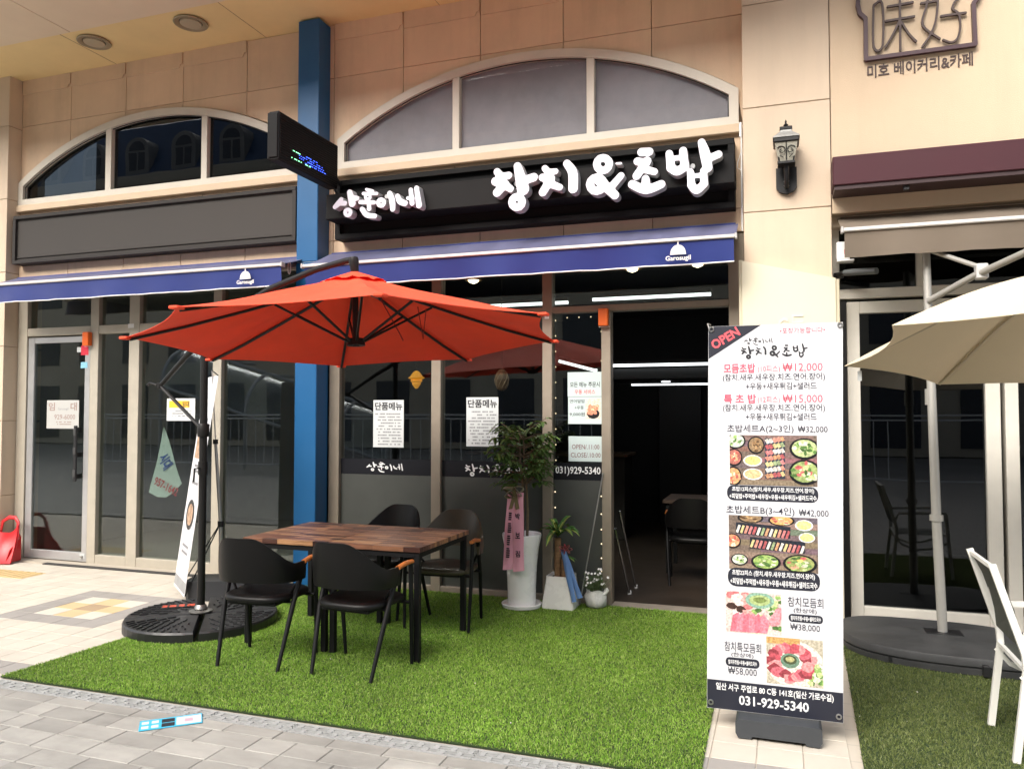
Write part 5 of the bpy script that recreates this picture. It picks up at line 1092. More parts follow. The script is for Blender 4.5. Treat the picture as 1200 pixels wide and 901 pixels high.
# four weight plates: quarter discs with moulded ribs
M_plate = mat('black_plate', (.013, .013, .014), .42, var=.2, vscale=8, bump=.08, bscale=60)
PX, PY = -4.20, -1.575
for k in range(4):
    a0 = R(36)+k*PI/2; d = Vector((math.cos(a0+PI/4), math.sin(a0+PI/4), 0))*.026
    def quarter(r_, n=12, c=.0): return [(PX+d.x+r_*math.cos(a0+PI/2*q/n), PY+d.y+r_*math.sin(a0+PI/2*q/n)) for q in range(n+1)]+[(PX+d.x, PY+d.y)]
    pm = MB(); pm.prismz(quarter(.53), .008, .066)
    q1, q2 = quarter(.53), quarter(.515); n = len(q1)
    pm.add([(x, y, .0662) for x, y in q1]+[(x+d.x*.3, y+d.y*.3, .080) for x, y in q2], [(i, (i+1) % n, n+(i+1) % n, n+i) for i in range(n)]+[tuple(range(n, 2*n))])
    pl = pm.build('weight_plate', M_plate, um)
    rb = MB()
    for rI in range(5):
        r0 = .16+rI*.07
        for q in range(3+rI*2):
            a = a0+.14+(PI/2-.28)*(q+.5*(rI % 2)+.25)/(3+rI*2)
            rb.bar((PX+d.x*1.3+r0*math.cos(a), PY+d.y*1.3+r0*math.sin(a), .082), (PX+d.x*1.3+(r0+.058)*math.cos(a+.05), PY+d.y*1.3+(r0+.058)*math.sin(a+.05), .082), .012)
    rb.build('moulded_ribs', M_plate, pl)
    if k == 2: MB().bar((PX-.42, PY-.345, .035), (PX-.33, PY-.42, .035), .004, .012).build('chip', M_white, pl)
sk = MB().box(-.13, .13, -.05, .05, .0815, .083, mtx=Matrix.Translation((-4.52, -1.46, .004)) @ Matrix.Rotation(R(36), 4, 'Z')); sk.build('warning_sticker', M_black, um)
sk = MB()
for a, b_ in ((-.12, -.085), (-.07, -.02), (0, .04), (.06, .115)): sk.box(a, b_, -.035, .035, .083, .0835, mtx=Matrix.Translation((-4.52, -1.46, .0045)) @ Matrix.Rotation(R(36), 4, 'Z'))
sk.build('sticker_print', mat('sticker_red', (.55, .08, .04), .5), um)
MB().tube([(-4.235, -1.55, .08), (-4.235, -1.55, .11)], .05, 14).build('pole_socket', M_pole, um)

# ================================================================== POTTED PLANTS
def leaf(mb, p, d, up, L, W, droop=.15, fold=.25):
    d = Vector(d).normalized(); s = d.cross(up)
    if s.length < 1e-3: s = Vector((1, 0, 0))
    s.normalize(); u = s.cross(d).normalized(); p = Vector(p)
    c = [p, p+d*L*.35-u*L*droop*.25, p+d*L*.7-u*L*droop*.7, p+d*L-u*L*droop*1.3]
    l1, l2 = c[1]+s*W*.5+u*W*fold, c[2]+s*W*.38+u*W*fold*.8; r1, r2 = c[1]-s*W*.5+u*W*fold, c[2]-s*W*.38+u*W*fold*.8
    mb.add([c[0], c[1], c[2], c[3], l1, l2, r1, r2], [(0, 1, 4), (1, 2, 5, 4), (2, 3, 5), (0, 6, 1), (1, 6, 7, 2), (2, 7, 3)])
M_ceram = mat('white_ceramic', (.84, .83, .80), .28, var=.03, vscale=4, coat=.3)
M_soil = mat('soil', (.03, .02, .014), .95, bump=.5, bscale=60)
M_bark = mat('bark', (.14, .10, .06), .85, var=.25, vscale=20, bump=.3, bscale=60)
M_leaf = mat('leaf_green', (.095, .17, .04), .45, var=.45, vscale=9, spec=.4)
M_leaf2 = mat('leaf_light', (.15, .22, .04), .45, var=.3, vscale=9)
q = random.Random(21)
px, py = -2.05, -.32
tp = thing('potted_tree', (px, py, 0), 'slender green tree in a tall white pot with a pink ribbon', 'plant')
po = MB().lathe([(.115, .035), (.118, .20), (.125, .35), (.142, .50), (.163, .60), (.160, .612), (.150, .605), (.14, .57)], (px, py, 0), 32, cap=False).lathe([(.115, .035), (.11, .034)], (px, py, 0), 32)
pot = po.build('pot', M_ceram, tp, smooth=50); MB().lathe([(.14, .565), (.139, .57)], (px, py, 0), 24).build('soil', M_soil, tp)
MB().lathe([(.12, .012), (.16, .02), (.168, .045), (.162, .05), (.150, .032), (.1, .03)], (px, py, 0), 32).build('saucer', M_ceram, pot, smooth=40)
tr = MB(); tops = []
for a, b_, r_ in ((.0, .01, .016), (.05, -.01, .012)):
    p0 = Vector((px+a, py+b_, .56)); p1 = Vector((px+b_*.8+a*.9, py+.01, 1.02)); p2 = Vector((px+a*.7-.02, py, 1.38))
    tr.tube([p0, p0.lerp(p1, .5)+Vector((.008, 0, 0)), p1, p1.lerp(p2, .5)+Vector((-.01, 0, 0)), p2], [r_, r_*.9, r_*.8, r_*.65, r_*.4], 8); tops += [p1.lerp(p2, s) for s in (.0, .2, .4, .6, .8, 1)]
    tops.append(p0.lerp(p1, .78))
lv = MB(); lv2 = MB()
for i, b0 in enumerate([p for p in tops if p.z > .98]*3):
    for j in range(2):
        a = q.uniform(0, 2*PI); reach = q.uniform(.15, .38)*(1 if b0.z > 1.0 else .6); d = Vector((math.cos(a)*1.05, math.sin(a)*.75, q.uniform(-.05, .75)))
        e = b0+d*reach
        if e.y > -.06: e.y = -.06-q.uniform(0, .05)
        e.z = min(e.z, 1.56); e.x = min(e.x, -1.83)
        if e.z < 1.12: e.y = max(e.y, -.34)
        tr.tube([b0, b0.lerp(e, .5)+Vector((0, 0, .02)), e], [.005, .004, .0025], 5)
        for s in np.linspace(.4, 1.0, 5):
            c = b0.lerp(e, s)
            for sd_ in (-1, 1):
                side = Vector((-d.y, d.x, 0)).normalized()*sd_; dd = d.normalized()*.55+side*.8+Vector((0, 0, q.uniform(-.55, .15)))
                leaf(lv2 if (c.z > 1.38 and q.random() < .45) else lv, c, dd, Vector((0, 0, 1)), q.uniform(.055, .095), q.uniform(.028, .044), q.uniform(.1, .5))
tr.build('trunk', M_bark, tp, smooth=60); lv.build('foliage', M_leaf, tp); lv2.build('young_foliage', M_leaf2, tp)
# ribbon tails and bow
M_ppink = mat('pink_ribbon', (.74, .36, .45), .42, var=.05, vscale=6, sheen=.2)
def ribbon_tail(x0, x1, z0, z1, y, w, ph=0, m=M_ppink, parent=tp, name='ribbon'):
    P, Q = [], []
    for i in range(15):
        s = i/14; cx = x0+(x1-x0)*s; z = z0+(z1-z0)*s; yy = y[0]+(y[1]-y[0])*s**.6
        row = [(cx+w*(u-.5), yy-.010*math.sin(u*PI)+.006*math.sin(s*9+u*3+ph), z+.012*(u-.5)*(1 if i == 14 else 0)) for u in (0, .25, .5, .75, 1)]
        P.append(row); Q.append([(a, b_+.0015, c_) for a, b_, c_ in row])
    return MB().shell(P, Q).build(name, m, parent, smooth=60)
rb1 = ribbon_tail(-2.085, -2.108, .96, .345, (-.44, -.505), .088); rb2 = ribbon_tail(-2.035, -2.012, .96, .34, (-.45, -.515), .092, 1.3)
for s_, z in (('박', .77), ('보', .62), ('검', .475)):
    t = MB(); text_rect(t, s_, -2.046+(.77-z)*.03, -2.006+(.77-z)*.03, z+.028, z-.022, -.45-.065*((.96-z)/.62)**.6-.018, bold=.03); t.build('lettering', M_ink, rb2)
t = MB(); qq = random.Random(4)
for k in range(22):
    z = .80-k*.0165
    if k % 6 != 4: yr = -.44-.065*((.96-z)/.615)**.6-.018; t.box(-2.105-.0007*k, -2.078-.0007*k+qq.uniform(-.004, .004), yr-.001, yr, z-.011, z)
t.build('print', M_ink, rb1)['kind'] = 'stuff'
M_bow = mat('olive_satin', (.16, .135, .055), .4, sheen=.3)
bw = MB()
for s in (-1, 1):
    for an, L in ((.35, .085), (-.45, .07)):
        P = [Vector((-2.06, -.475, .965))+Vector((s*L*math.sin(t*PI)*math.cos(an)*(1.1 if t < .5 else 1), -.03*math.sin(t*PI*2)-.02*math.sin(t*PI), L*math.sin(t*PI)*math.sin(an)+.03*math.cos(t*PI))) for t in np.linspace(0, 1, 11)]
        bw.shell([[p+Vector((0, .02, 0)), p+Vector((0, -.025, .012*s))] for p in P], [[p+Vector((0, .02, .0025)), p+Vector((0, -.025, .0025+.012*s))] for p in P])
bw.lathe([(.012, -.02), (.02, 0), (.012, .02)], (-2.06, -.485, .965), 10)
for s in (-1, 1): bw.shell([[(-2.06+s*.03*t-.012, -.48-.02*t, .955-.13*t), (-2.06+s*.03*t+.02, -.48-.02*t, .955-.12*t)] for t in (0, .5, 1)], [[(-2.06+s*.03*t-.012, -.482-.02*t, .955-.13*t), (-2.06+s*.03*t+.02, -.482-.02*t, .955-.12*t)] for t in (0, .5, 1)])
bw.build('bow', M_bow, tp, smooth=60)

# dracaena in a square pot
px, py = -1.745, -.20
dp = thing('potted_dracaena', (px, py, 0), 'striped corn plant in a square white pot with red and blue ribbons', 'plant')
po = MB(); prof = [(.130, .012), (.135, .03), (.104, .262), (.104, .272), (.094, .272), (.09, .24)]
rr = lambda h, n=5: [(h-.02+.02*math.cos(a), h-.02+.02*math.sin(a)) for a in np.linspace(0, PI/2, n)]
P = []
for h, z in prof:
    cr = []
    for k in range(4):
        for a, b_ in rr(h):
            c, s = math.cos(k*PI/2), math.sin(k*PI/2); cr.append((px+a*c-b_*s, py+a*s+b_*c, z))
    P.append(cr)
nn = len(P[0]); po.add([p for r_ in P for p in r_], [(i*nn+k, i*nn+(k+1) % nn, (i+1)*nn+(k+1) % nn, (i+1)*nn+k) for i in range(len(P)-1) for k in range(nn)]+[tuple(range(nn-1, -1, -1))])
po.build('pot', M_ceram, dp, smooth=40); MB().box(px-.092, px+.092, py-.092, py+.092, .235, .245).build('soil', M_soil, dp)
M_cane = mat('cane_bark', (.26, .15, .075), .8, var=.3, vscale=14, bump=.3, bscale=40, stretch=(1, 1, 5))
MB().tube([(px-.03, py, .24), (px-.03, py, .57)], [.030, .027], 12).build('cane', M_cane, dp, smooth=40); MB().tube([(px+.03, py-.02, .24), (px+.03, py-.02, .40)], [.026, .024], 12).build('cane', M_cane, dp, smooth=40)
def strap_leaf(mb1, mb2, p, az, el, L, W, droop):
    d = Vector((math.cos(az)*math.cos(el), math.sin(az)*math.cos(el), math.sin(el))); s = Vector((-math.sin(az), math.cos(az), 0)); n = 8; pts = []
    for i in range(n+1):
        t = i/n; pts.append((Vector(p)+d*L*t-Vector((0, 0, 1))*droop*L*t*t, W*(.35+1.3*t if t < .4 else .87+.13*(1-t))*(1 if t < .75 else (1-t)/.25*.95+.05)))
    for a, b_, mb in ((-.5, -.2, mb1), (-.2, .2, mb2), (.2, .5, mb1)):
        k = [[q_+s*w*a+Vector((0, 0, abs(a)*w*.5)), q_+s*w*b_+Vector((0, 0, abs(b_)*w*.5))] for q_, w in pts]; mb.grid(k)
l1, l2 = MB(), MB()
for k in range(20):
    az = k*2.4; el = R(q.uniform(5, 78)); strap_leaf(l1, l2, (px-.03, py, .575+.015*(k % 4)), az, el, q.uniform(.20, .29), q.uniform(.055, .072), q.uniform(.25, .7))
for k in range(5): strap_leaf(l1, l2, (px+.04, py-.03, .41), R(-60+k*35), R(20), .11, .03, .5)
l1.build('foliage', mat('corn_leaf_green', (.07, .18, .035), .4, var=.2, vscale=10), dp, smooth=60); l2.build('striped_foliage', mat('corn_leaf_yellow', (.36, .42, .09), .4, var=.15, vscale=10), dp, smooth=60)
bw = MB(); M_rrb = mat('red_satin', (.40, .012, .02), .4, sheen=.3)
for k in range(7):
    a = k*.9; P = [Vector((px+.07, py-.10, .50))+Vector((.055*math.sin(t*PI)*math.cos(a), -.02*math.sin(t*PI)-.012*(k % 2), .04*math.sin(t*PI)*math.sin(a)+.012*math.cos(t*PI))) for t in np.linspace(0, 1, 8)]
    bw.shell([[p+Vector((0, .012, 0)), p+Vector((0, -.014, .004))] for p in P], [[p+Vector((0, .012, .002)), p+Vector((0, -.014, .006))] for p in P])
bw.build('bow', M_rrb, dp, smooth=60)
M_blr = mat('blue_ribbon', (.10, .20, .42), .45, var=.1)
ribbon_tail(px+.045, px+.145, .50, .09, (-.31, -.345), .045, 0, M_blr, dp); ribbon_tail(px+.05, px+.19, .48, .12, (-.30, -.33), .045, 2, M_blr, dp)

# white flowers in a sculpted pot
px, py = -1.465, -.145
fp = thing('flower_pot', (px, py, 0), 'small sculpted white pot of tiny white daisies by the door', 'plant')
po = MB(); prof = [(.055, .014), (.075, .03), (.088, .07), (.086, .11), (.074, .14), (.080, .158), (.070, .158), (.062, .13)]
n = 28; vs = []
for i, (r_, z) in enumerate(prof):
    for k in range(n):
        a = 2*PI*k/n; w = 1+.09*math.sin(a*5+z*60)*math.sin(z*40)+.05*math.sin(a*9+i); vs.append((px+r_*w*math.cos(a), py+r_*w*math.sin(a), z+.006*math.sin(a*4)*(z > .13)))
po.add(vs, [(i*n+k, i*n+(k+1) % n, (i+1)*n+(k+1) % n, (i+1)*n+k) for i in range(len(prof)-1) for k in range(n)]+[tuple(range(n-1, -1, -1))]); po.tube([(px+.07, py-.02, .13), (px+.10, py-.02, .165), (px+.09, py-.02, .18)], [.02, .014, .008], 8)
po.build('pot', mat('carved_pot', (.62, .62, .59), .6, var=.1, vscale=30, bump=.4, bscale=70), fp, smooth=60); MB().lathe([(.066, .135), (.06, .14)], (px, py, 0), 16).build('soil', M_soil, fp)
fo = MB(); st = []
for k in range(70):
    a = q.uniform(0, 2*PI); r_ = q.uniform(.02, .125); h = .15+q.uniform(.06, .20)*(1-.35*r_/.125); e = Vector((px+r_*math.cos(a), min(py+r_*math.sin(a), -.02), h)); b0 = Vector((px+r_*.3*math.cos(a), py+r_*.3*math.sin(a), .14)); st.append(e)
    fo.tube([b0, e], .0016, 3)
    for s in np.linspace(.25, .95, 7): leaf(fo, b0.lerp(e, s), (q.uniform(-1, 1), q.uniform(-1, 1), q.uniform(-.2, .6)), Vector((0, 0, 1)), q.uniform(.016, .03), .006, .2)
fo.build('foliage', mat('daisy_leaf', (.11, .16, .06), .6, var=.25, vscale=20), fp)
M_pet = mat('white_petal', (.80, .80, .77), .6)
for k in range(26):
    e = st[k*2]+Vector((0, -.008, .012)); fl = MB(); up = Vector((q.uniform(-.4, .4), -.7, .6)).normalized(); a1 = up.orthogonal().normalized(); a2 = up.cross(a1)
    for j in range(6):
        a = j*PI/3; d = a1*math.cos(a)+a2*math.sin(a); s = up.cross(d); fl.add([e, e+d*.006+s*.004, e+d*.0125, e+d*.006-s*.004], [(0, 1, 2, 3)])
    fl.build('flower', M_pet, fp)
# thin rod leaning on the glass and two rods inside the doorway
tag(MB().tube([(-1.605, -.14, .02), (-1.433, -.012, 1.10)], .0055, 8).build('metal_rod', mat('grey_rod', (.42, .42, .41), .35, metal=.8), smooth=40), 'thin metal rod leaning against the glass beside the doorway', 'rod')
for a, b_, lb in (((-1.30, .46, .005), (-1.36, .13, .62), 'steel rod leaning inside the doorway, nearer the sill'), ((-1.29, .72, .005), (-1.352, .30, .75), 'steel rod leaning inside the doorway, farther back')):
    t = thing('leaning_rod', a, lb, 'rod', 'rods leaning inside the doorway'); MB().tube([a, b_], .011, 8).build('shaft', mat('chrome_rod', (.5, .5, .5), .25, metal=1), t, smooth=40); MB().lathe([(.016, 0), (.016, .03)], (a[0], a[1], .004), 8).build('foot', M_white, t)

# ================================================================== SECOND BANNER, LEFLET, DUSTPAN
b2 = thing('slanted_banner', (-4.95, -.85, 0), 'narrow white banner leaning behind the umbrella pole, seen nearly edge-on', 'banner')
A, Bq = Vector((-5.234, -.724, .05)), Vector((-4.789, -1.098, .05)); Ct, Dt = Bq+Vector((.165, .19, 1.88)), A+Vector((.165, .19, 1.88))
P = []; Q = []
nb = (Bq-A).cross(Dt-A).normalized()
for i in range(7):
    row = []
    for j in range(21):
        u, v = i/6, j/20; p = (A.lerp(Bq, u)).lerp(Dt.lerp(Ct, u), v)+nb*(.004*math.sin(v*PI)); row.append(p)
    P.append(row); Q.append([p+nb*.002 for p in row])
MB().shell(P, Q).build('sheet', M_ban, b2, smooth=40)
def on_b2(u, v, o=.004): return (A.lerp(Bq, u)).lerp(Dt.lerp(Ct, u), v)+nb*(.004*math.sin(v*PI))
sgn = -1 if nb.dot(Vector((0, -6.557, 1.6))-A) < 0 else 1
def b2patch(u0, u1, v0, v1, m, name, lift=.004, ell=False):
    mb = MB()
    if ell:
        ring = [on_b2((u0+u1)/2+(u1-u0)/2*math.cos(a), (v0+v1)/2+(v1-v0)/2*math.sin(a))+nb*sgn*lift for a in np.linspace(0, 2*PI, 20)[:-1]]; mb.add(ring, [tuple(range(19))])
    else: mb.add([on_b2(u0, v0)+nb*sgn*lift, on_b2(u1, v0)+nb*sgn*lift, on_b2(u1, v1)+nb*sgn*lift, on_b2(u0, v1)+nb*sgn*lift], [(0, 1, 2, 3)])
    mb.build(name, m, b2)
M_food = mat('food_print', (.40, .26, .17), .6, var=.6, vscale=22)
b2patch(.12, .88, .61, .71, M_food, 'photo_print'); b2patch(.18, .82, .28, .42, mat('plate_print', (.03, .03, .03), .5), 'photo_print', .0042, True); b2patch(.28, .72, .30, .40, M_food, 'photo_print', .0046, True); b2patch(0.02, .98, .012, .06, mat('grey_print', (.30, .30, .30), .6, var=.2), 'footer_print')
for v in (.79, .765, .74, .57, .545, .49, .20, .17): b2patch(.25, .75, v, v+.012, M_gink, 'text_line', .0044)
sp = MB().tube([(-4.72, -.72, .10), (-4.715, -.745, .62), (-4.77, -.76, 1.35)], [.016, .016, .013], 10).tube([(-4.77, -.76, 1.35), (-4.80, -.78, 1.98)], .006, 6); sp.build('pole', mat('grey_alloy', (.50, .49, .47), .35, metal=.7), b2, smooth=40)
MB().lathe([(.026, 0), (.026, .05)], (-4.715, -.745, .60), 10).build('clamp', M_black, b2); MB().lathe([(.022, 0), (.022, .04)], (-4.77, -.76, 1.33), 10).build('clamp', M_black, b2)
for a, b_ in (((-4.715, -.75, .63), (-5.2, -.62, .08)), ((-4.715, -.75, .63), (-4.79, -1.09, .06)), ((-4.80, -.78, 1.98), (-4.63, -.91, 1.93))): MB().tube([a, b_], .0055, 5).build('spreader', M_black, b2)
MB().prismz([(-4.86, -1.0), (-4.80, -1.04), (-4.22, -.80), (-4.20, -.74), (-4.32, -.50), (-4.38, -.48), (-4.92, -.74), (-4.94, -.80)], .004, .17).build('base', mat('grey_water_base', (.030, .032, .036), .5), b2)

lf = thing('leaflet', (-3.01, -3.2, .002), 'bright blue printed leaflet lying on the grey pavers', 'leaflet')
ma = Matrix.Translation((-3.012, -3.198, .0035)) @ Matrix.Rotation(math.atan2(.182, .208), 4, 'Z')
MB().box(-.155, .145, -.07, .07, 0, .001, mtx=ma).build('sheet', mat('cyan_print', (.05, .48, .72), .35), lf)
MB().box(.02, .14, -.055, .055, .001, .0014, mtx=ma).build('white_print', M_paper, lf)
for a, b_ in ((-.145, .012), (-.145, -.05), (-.098, .012), (-.098, -.05)): MB().box(a, a+.034, b_, b_+.038, .001, .0014, mtx=ma).build('white_print', M_paper, lf)
MB().box(-.05, .012, .004, .055, .001, .0014, mtx=ma).build('photo_print', M_ink, lf); MB().box(-.05, .012, -.055, -.004, .001, .0014, mtx=ma).build('photo_print', M_ink, lf); MB().box(.06, .10, -.02, .02, .0014, .0017, mtx=ma).build('mark_print', mat('pale_pink_print', (.75, .35, .42), .6), lf)

rd = thing('red_sledge', (-7.98, -.2, 0), 'red plastic scoop with a raised handle standing against the pier of the vacant shop', 'scoop')
M_rpl = mat('red_plastic', (.56, .018, .022), .32, var=.05)
P, Q = [], []
for i in range(13):
    s = i/12; z = .012+.30*s**1.1; fl_ = .10*(1-s)**2
    row = []
    for j in range(9):
        u = j/8-.5; row.append((-8.0+u*(.30+2*fl_*1.0)+.0, -.20-fl_*1.2-.05*math.cos(u*PI)+.05*s, z+.10*max(0, (abs(u)*2)**3-.2)*s))
    P.append(row); Q.append([(a, b_+.012, c_) for a, b_, c_ in row])
MB().shell(P, Q).build('pan', M_rpl, rd, smooth=50)
MB().tube([(-8.12, -.14, .30), (-8.10, -.13, .42), (-8.02, -.12, .465), (-7.93, -.12, .465), (-7.875, -.13, .42), (-7.855, -.15, .28), (-7.845, -.19, .12)], [.02, .02, .022, .022, .02, .02, .016], 10, flat=.6).build('handle', M_rpl, rd, smooth=50)
MB().shell([[(-7.86, -.13+.02*k, .012), (-7.86, -.13+.02*k, .30-.04*k)] for k in range(2)]+[[(-7.82, -.33, .010), (-7.84, -.26, .14)]], [[(-7.85, -.13+.02*k, .012), (-7.85, -.13+.02*k, .30-.04*k)] for k in range(2)]+[[(-7.81, -.33, .010), (-7.83, -.26, .14)]]).build('side', M_rpl, rd, smooth=50)

# ================================================================== CREAM UMBRELLA, ITS BASE, WHITE CHAIR
cu = thing('cantilever_umbrella', (1.0, -.55, 0), 'cream cantilever umbrella on a grey pole beside the cafe door', 'umbrella')
M_crm = fabric('cream_canopy', (.62, .53, .385), (.10, .08, .055), var=.03)
M_gpole = mat('grey_pole', (.40, .39, .36), .4, metal=.4)
rim = [Vector(v) for v in ((.365, -1.30, 1.893), (.54, -2.085, 2.055), (1.25, -2.50, 2.075), (2.05, -2.35, 2.06), (2.5, -1.7, 2.0), (2.35, -.95, 1.90), (1.70, -.62, 1.80), (.98, -.68, 1.795))]
ap = Vector((1.48, -1.55, 2.40)); nsg, nr = 8, 10; vs = []
for i in range(nr+1):
    s = i/nr
    for k in range(8*nsg):
        a, b_ = k // nsg, (k % nsg)/nsg; e = rim[a].lerp(rim[(a+1) % 8], b_); e = e.lerp(Vector((ap.x, ap.y, e.z)), .10*4*b_*(1-b_)*s)
        p = ap.lerp(e, .02+.98*s); p.z += .035*math.sin(PI*s)*(1-4*b_*(1-b_)*.7); vs.append(p)
n8 = 8*nsg; fs = [(i*n8+k, i*n8+(k+1) % n8, (i+1)*n8+(k+1) % n8, (i+1)*n8+k) for i in range(nr) for k in range(n8)]
N_ = len(vs); vs2 = [p-Vector((0, 0, .003)) for p in vs]
cn = MB().add(vs+vs2, fs+[tuple(N_+q_ for q_ in reversed(f)) for f in fs]+[(nr*n8+k, nr*n8+(k+1) % n8, N_+nr*n8+(k+1) % n8, N_+nr*n8+k) for k in range(n8)]).build('canopy', M_crm, cu, smooth=35)
for k in range(8): MB().tube([ap-Vector((0, 0, .03)), ap.lerp(rim[k], .5)+Vector((0, 0, .012)), rim[k].lerp(ap, .015)-Vector((0, 0, .010))], .008, 6).build('rib', mat('cream_rib', (.50, .43, .32), .6), cu, smooth=50)
MB().box(.44, .462, -1.30, -1.28, 1.80, 1.86).build('tag', M_paper, cn)
MB().tube([ap-Vector((0, 0, .35)), ap+Vector((0, 0, .10))], .02, 10).build('hub', M_gpole, cu, smooth=40)
MB().tube([(1.0, -.56, .11), (.985, -.50, .88), (.965, -.42, 2.75)], [.031, .031, .026], 14).build('pole', M_gpole, cu, smooth=40)
MB().lathe([(.043, 0), (.043, .04)], (.985, -.50, .87), 14).build('collar', M_gpole, cu, smooth=40); MB().lathe([(.036, 0), (.036, .11)], (.972, -.445, 1.66), 14).build('collar', M_gpole, cu, smooth=40)
MB().tube([(.97, -.46, 2.38), (1.20, -.72, 2.50), (1.48, -1.2, 2.60), ap+Vector((0, -.0, .08))], .022, 10).build('arm', M_gpole, cu, smooth=40)
MB().tube([(.98, -.43, 2.74), (1.24, -.74, 2.545)], .016, 8).build('strut', M_gpole, cu, smooth=40)
MB().box(1.20, 1.27, -.78, -.70, 2.47, 2.57, bev=.008, mtx=None).build('joint_block', mat('joint_grey', (.50, .50, .49), .4), cu)
bs = MB(); nn = 40
def base_o(k, s, z): 
    a = 2*PI*k/nn; c, s_ = math.cos(a), math.sin(a); e = .72
    return (1.02+.66*s*math.copysign(abs(c)**e, c), -.60+.46*s*math.copysign(abs(s_)**e, s_)-.10*s*math.cos(a)*.9, z)
prof = [(.975, .012), (.985, .05), (.965, .055), (.965, .062), (1.0, .066), (1.0, .10), (.985, .115), (.55, .135), (.15, .14)]
bs.add([base_o(k, s, z) for s, z in prof for k in range(nn)], [(i*nn+k, i*nn+(k+1) % nn, (i+1)*nn+(k+1) % nn, (i+1)*nn+k) for i in range(len(prof)-1) for k in range(nn)]+[tuple(range(nn-1, -1, -1)), tuple((len(prof)-1)*nn+k for k in range(nn))])
bo = bs.build('base', mat('weathered_base', (.040, .041, .042), .65, var=.35, vscale=5, bump=.15, bscale=40), cu, smooth=40)
MB().box(.89, 1.11, -.64, -.50, .138, .1425).build('socket', M_black, bo); MB().box(.62, .66, -.97, -.94, .02, .09, bev=.006).build('latch', M_black, bo); MB().box(1.12, 1.16, -1.115, -1.08, .02, .09, bev=.006).build('latch', M_black, bo)

wc = thing('outdoor_chair', (1.2, -2.12, 0), 'white metal outdoor chair with dark mesh back beside the cream umbrella base', 'chair')
M_wm = mat('white_powdercoat', (.74, .73, .68), .4, var=.03)
for y, lb in ((-1.89, 0), (-2.352, 1)):
    MB().tube([(.99, y, .012), (1.04, y, .43), (1.035, y, .50), (.91, y, .90)], .022, 4, sq=True, flat=.75).build('back_leg', M_wm, wc)
    MB().bar((1.52, y, .012), (1.47, y, .64), .03, .022).build('front_leg', M_wm, wc)
    MB().tube([(1.03, y, .565), (1.06, y, .63), (1.47, y, .645)], .018, 4, sq=True).build('arm_rest', M_wm, wc)
    MB().tube([(1.02, y, .40), (1.08, y, .33), (1.2, y, .28), (1.35, y, .30), (1.49, y, .36)], .015, 4, sq=True).build('side_rail', M_wm, wc)
MB().bar((1.035, -1.9, .43), (1.035, -2.34, .43), .018).bar((1.47, -1.9, .43), (1.47, -2.34, .43), .018).bar((.915, -1.9, .885), (.915, -2.34, .885), .018).build('cross_bar', M_wm, wc)
M_mesh = mat('dark_mesh', (.05, .055, .045), .7, bump=.2, bscale=500)
MB().shell([[(1.02-.105*s+.025*math.sin(s*PI), -1.905, .52+.36*s), (1.02-.105*s+.045*math.sin(s*PI), -2.12, .52+.36*s), (1.02-.105*s+.025*math.sin(s*PI), -2.337, .52+.36*s)] for s in (0, .25, .5, .75, 1)], [[(1.026-.105*s+.025*math.sin(s*PI), -1.905, .52+.36*s), (1.026-.105*s+.045*math.sin(s*PI), -2.12, .52+.36*s), (1.026-.105*s+.025*math.sin(s*PI), -2.337, .52+.36*s)] for s in (0, .25, .5, .75, 1)]).build('back_mesh', M_mesh, wc)
MB().box(1.05, 1.46, -2.335, -1.905, .425, .432).build('seat_mesh', M_mesh, wc)

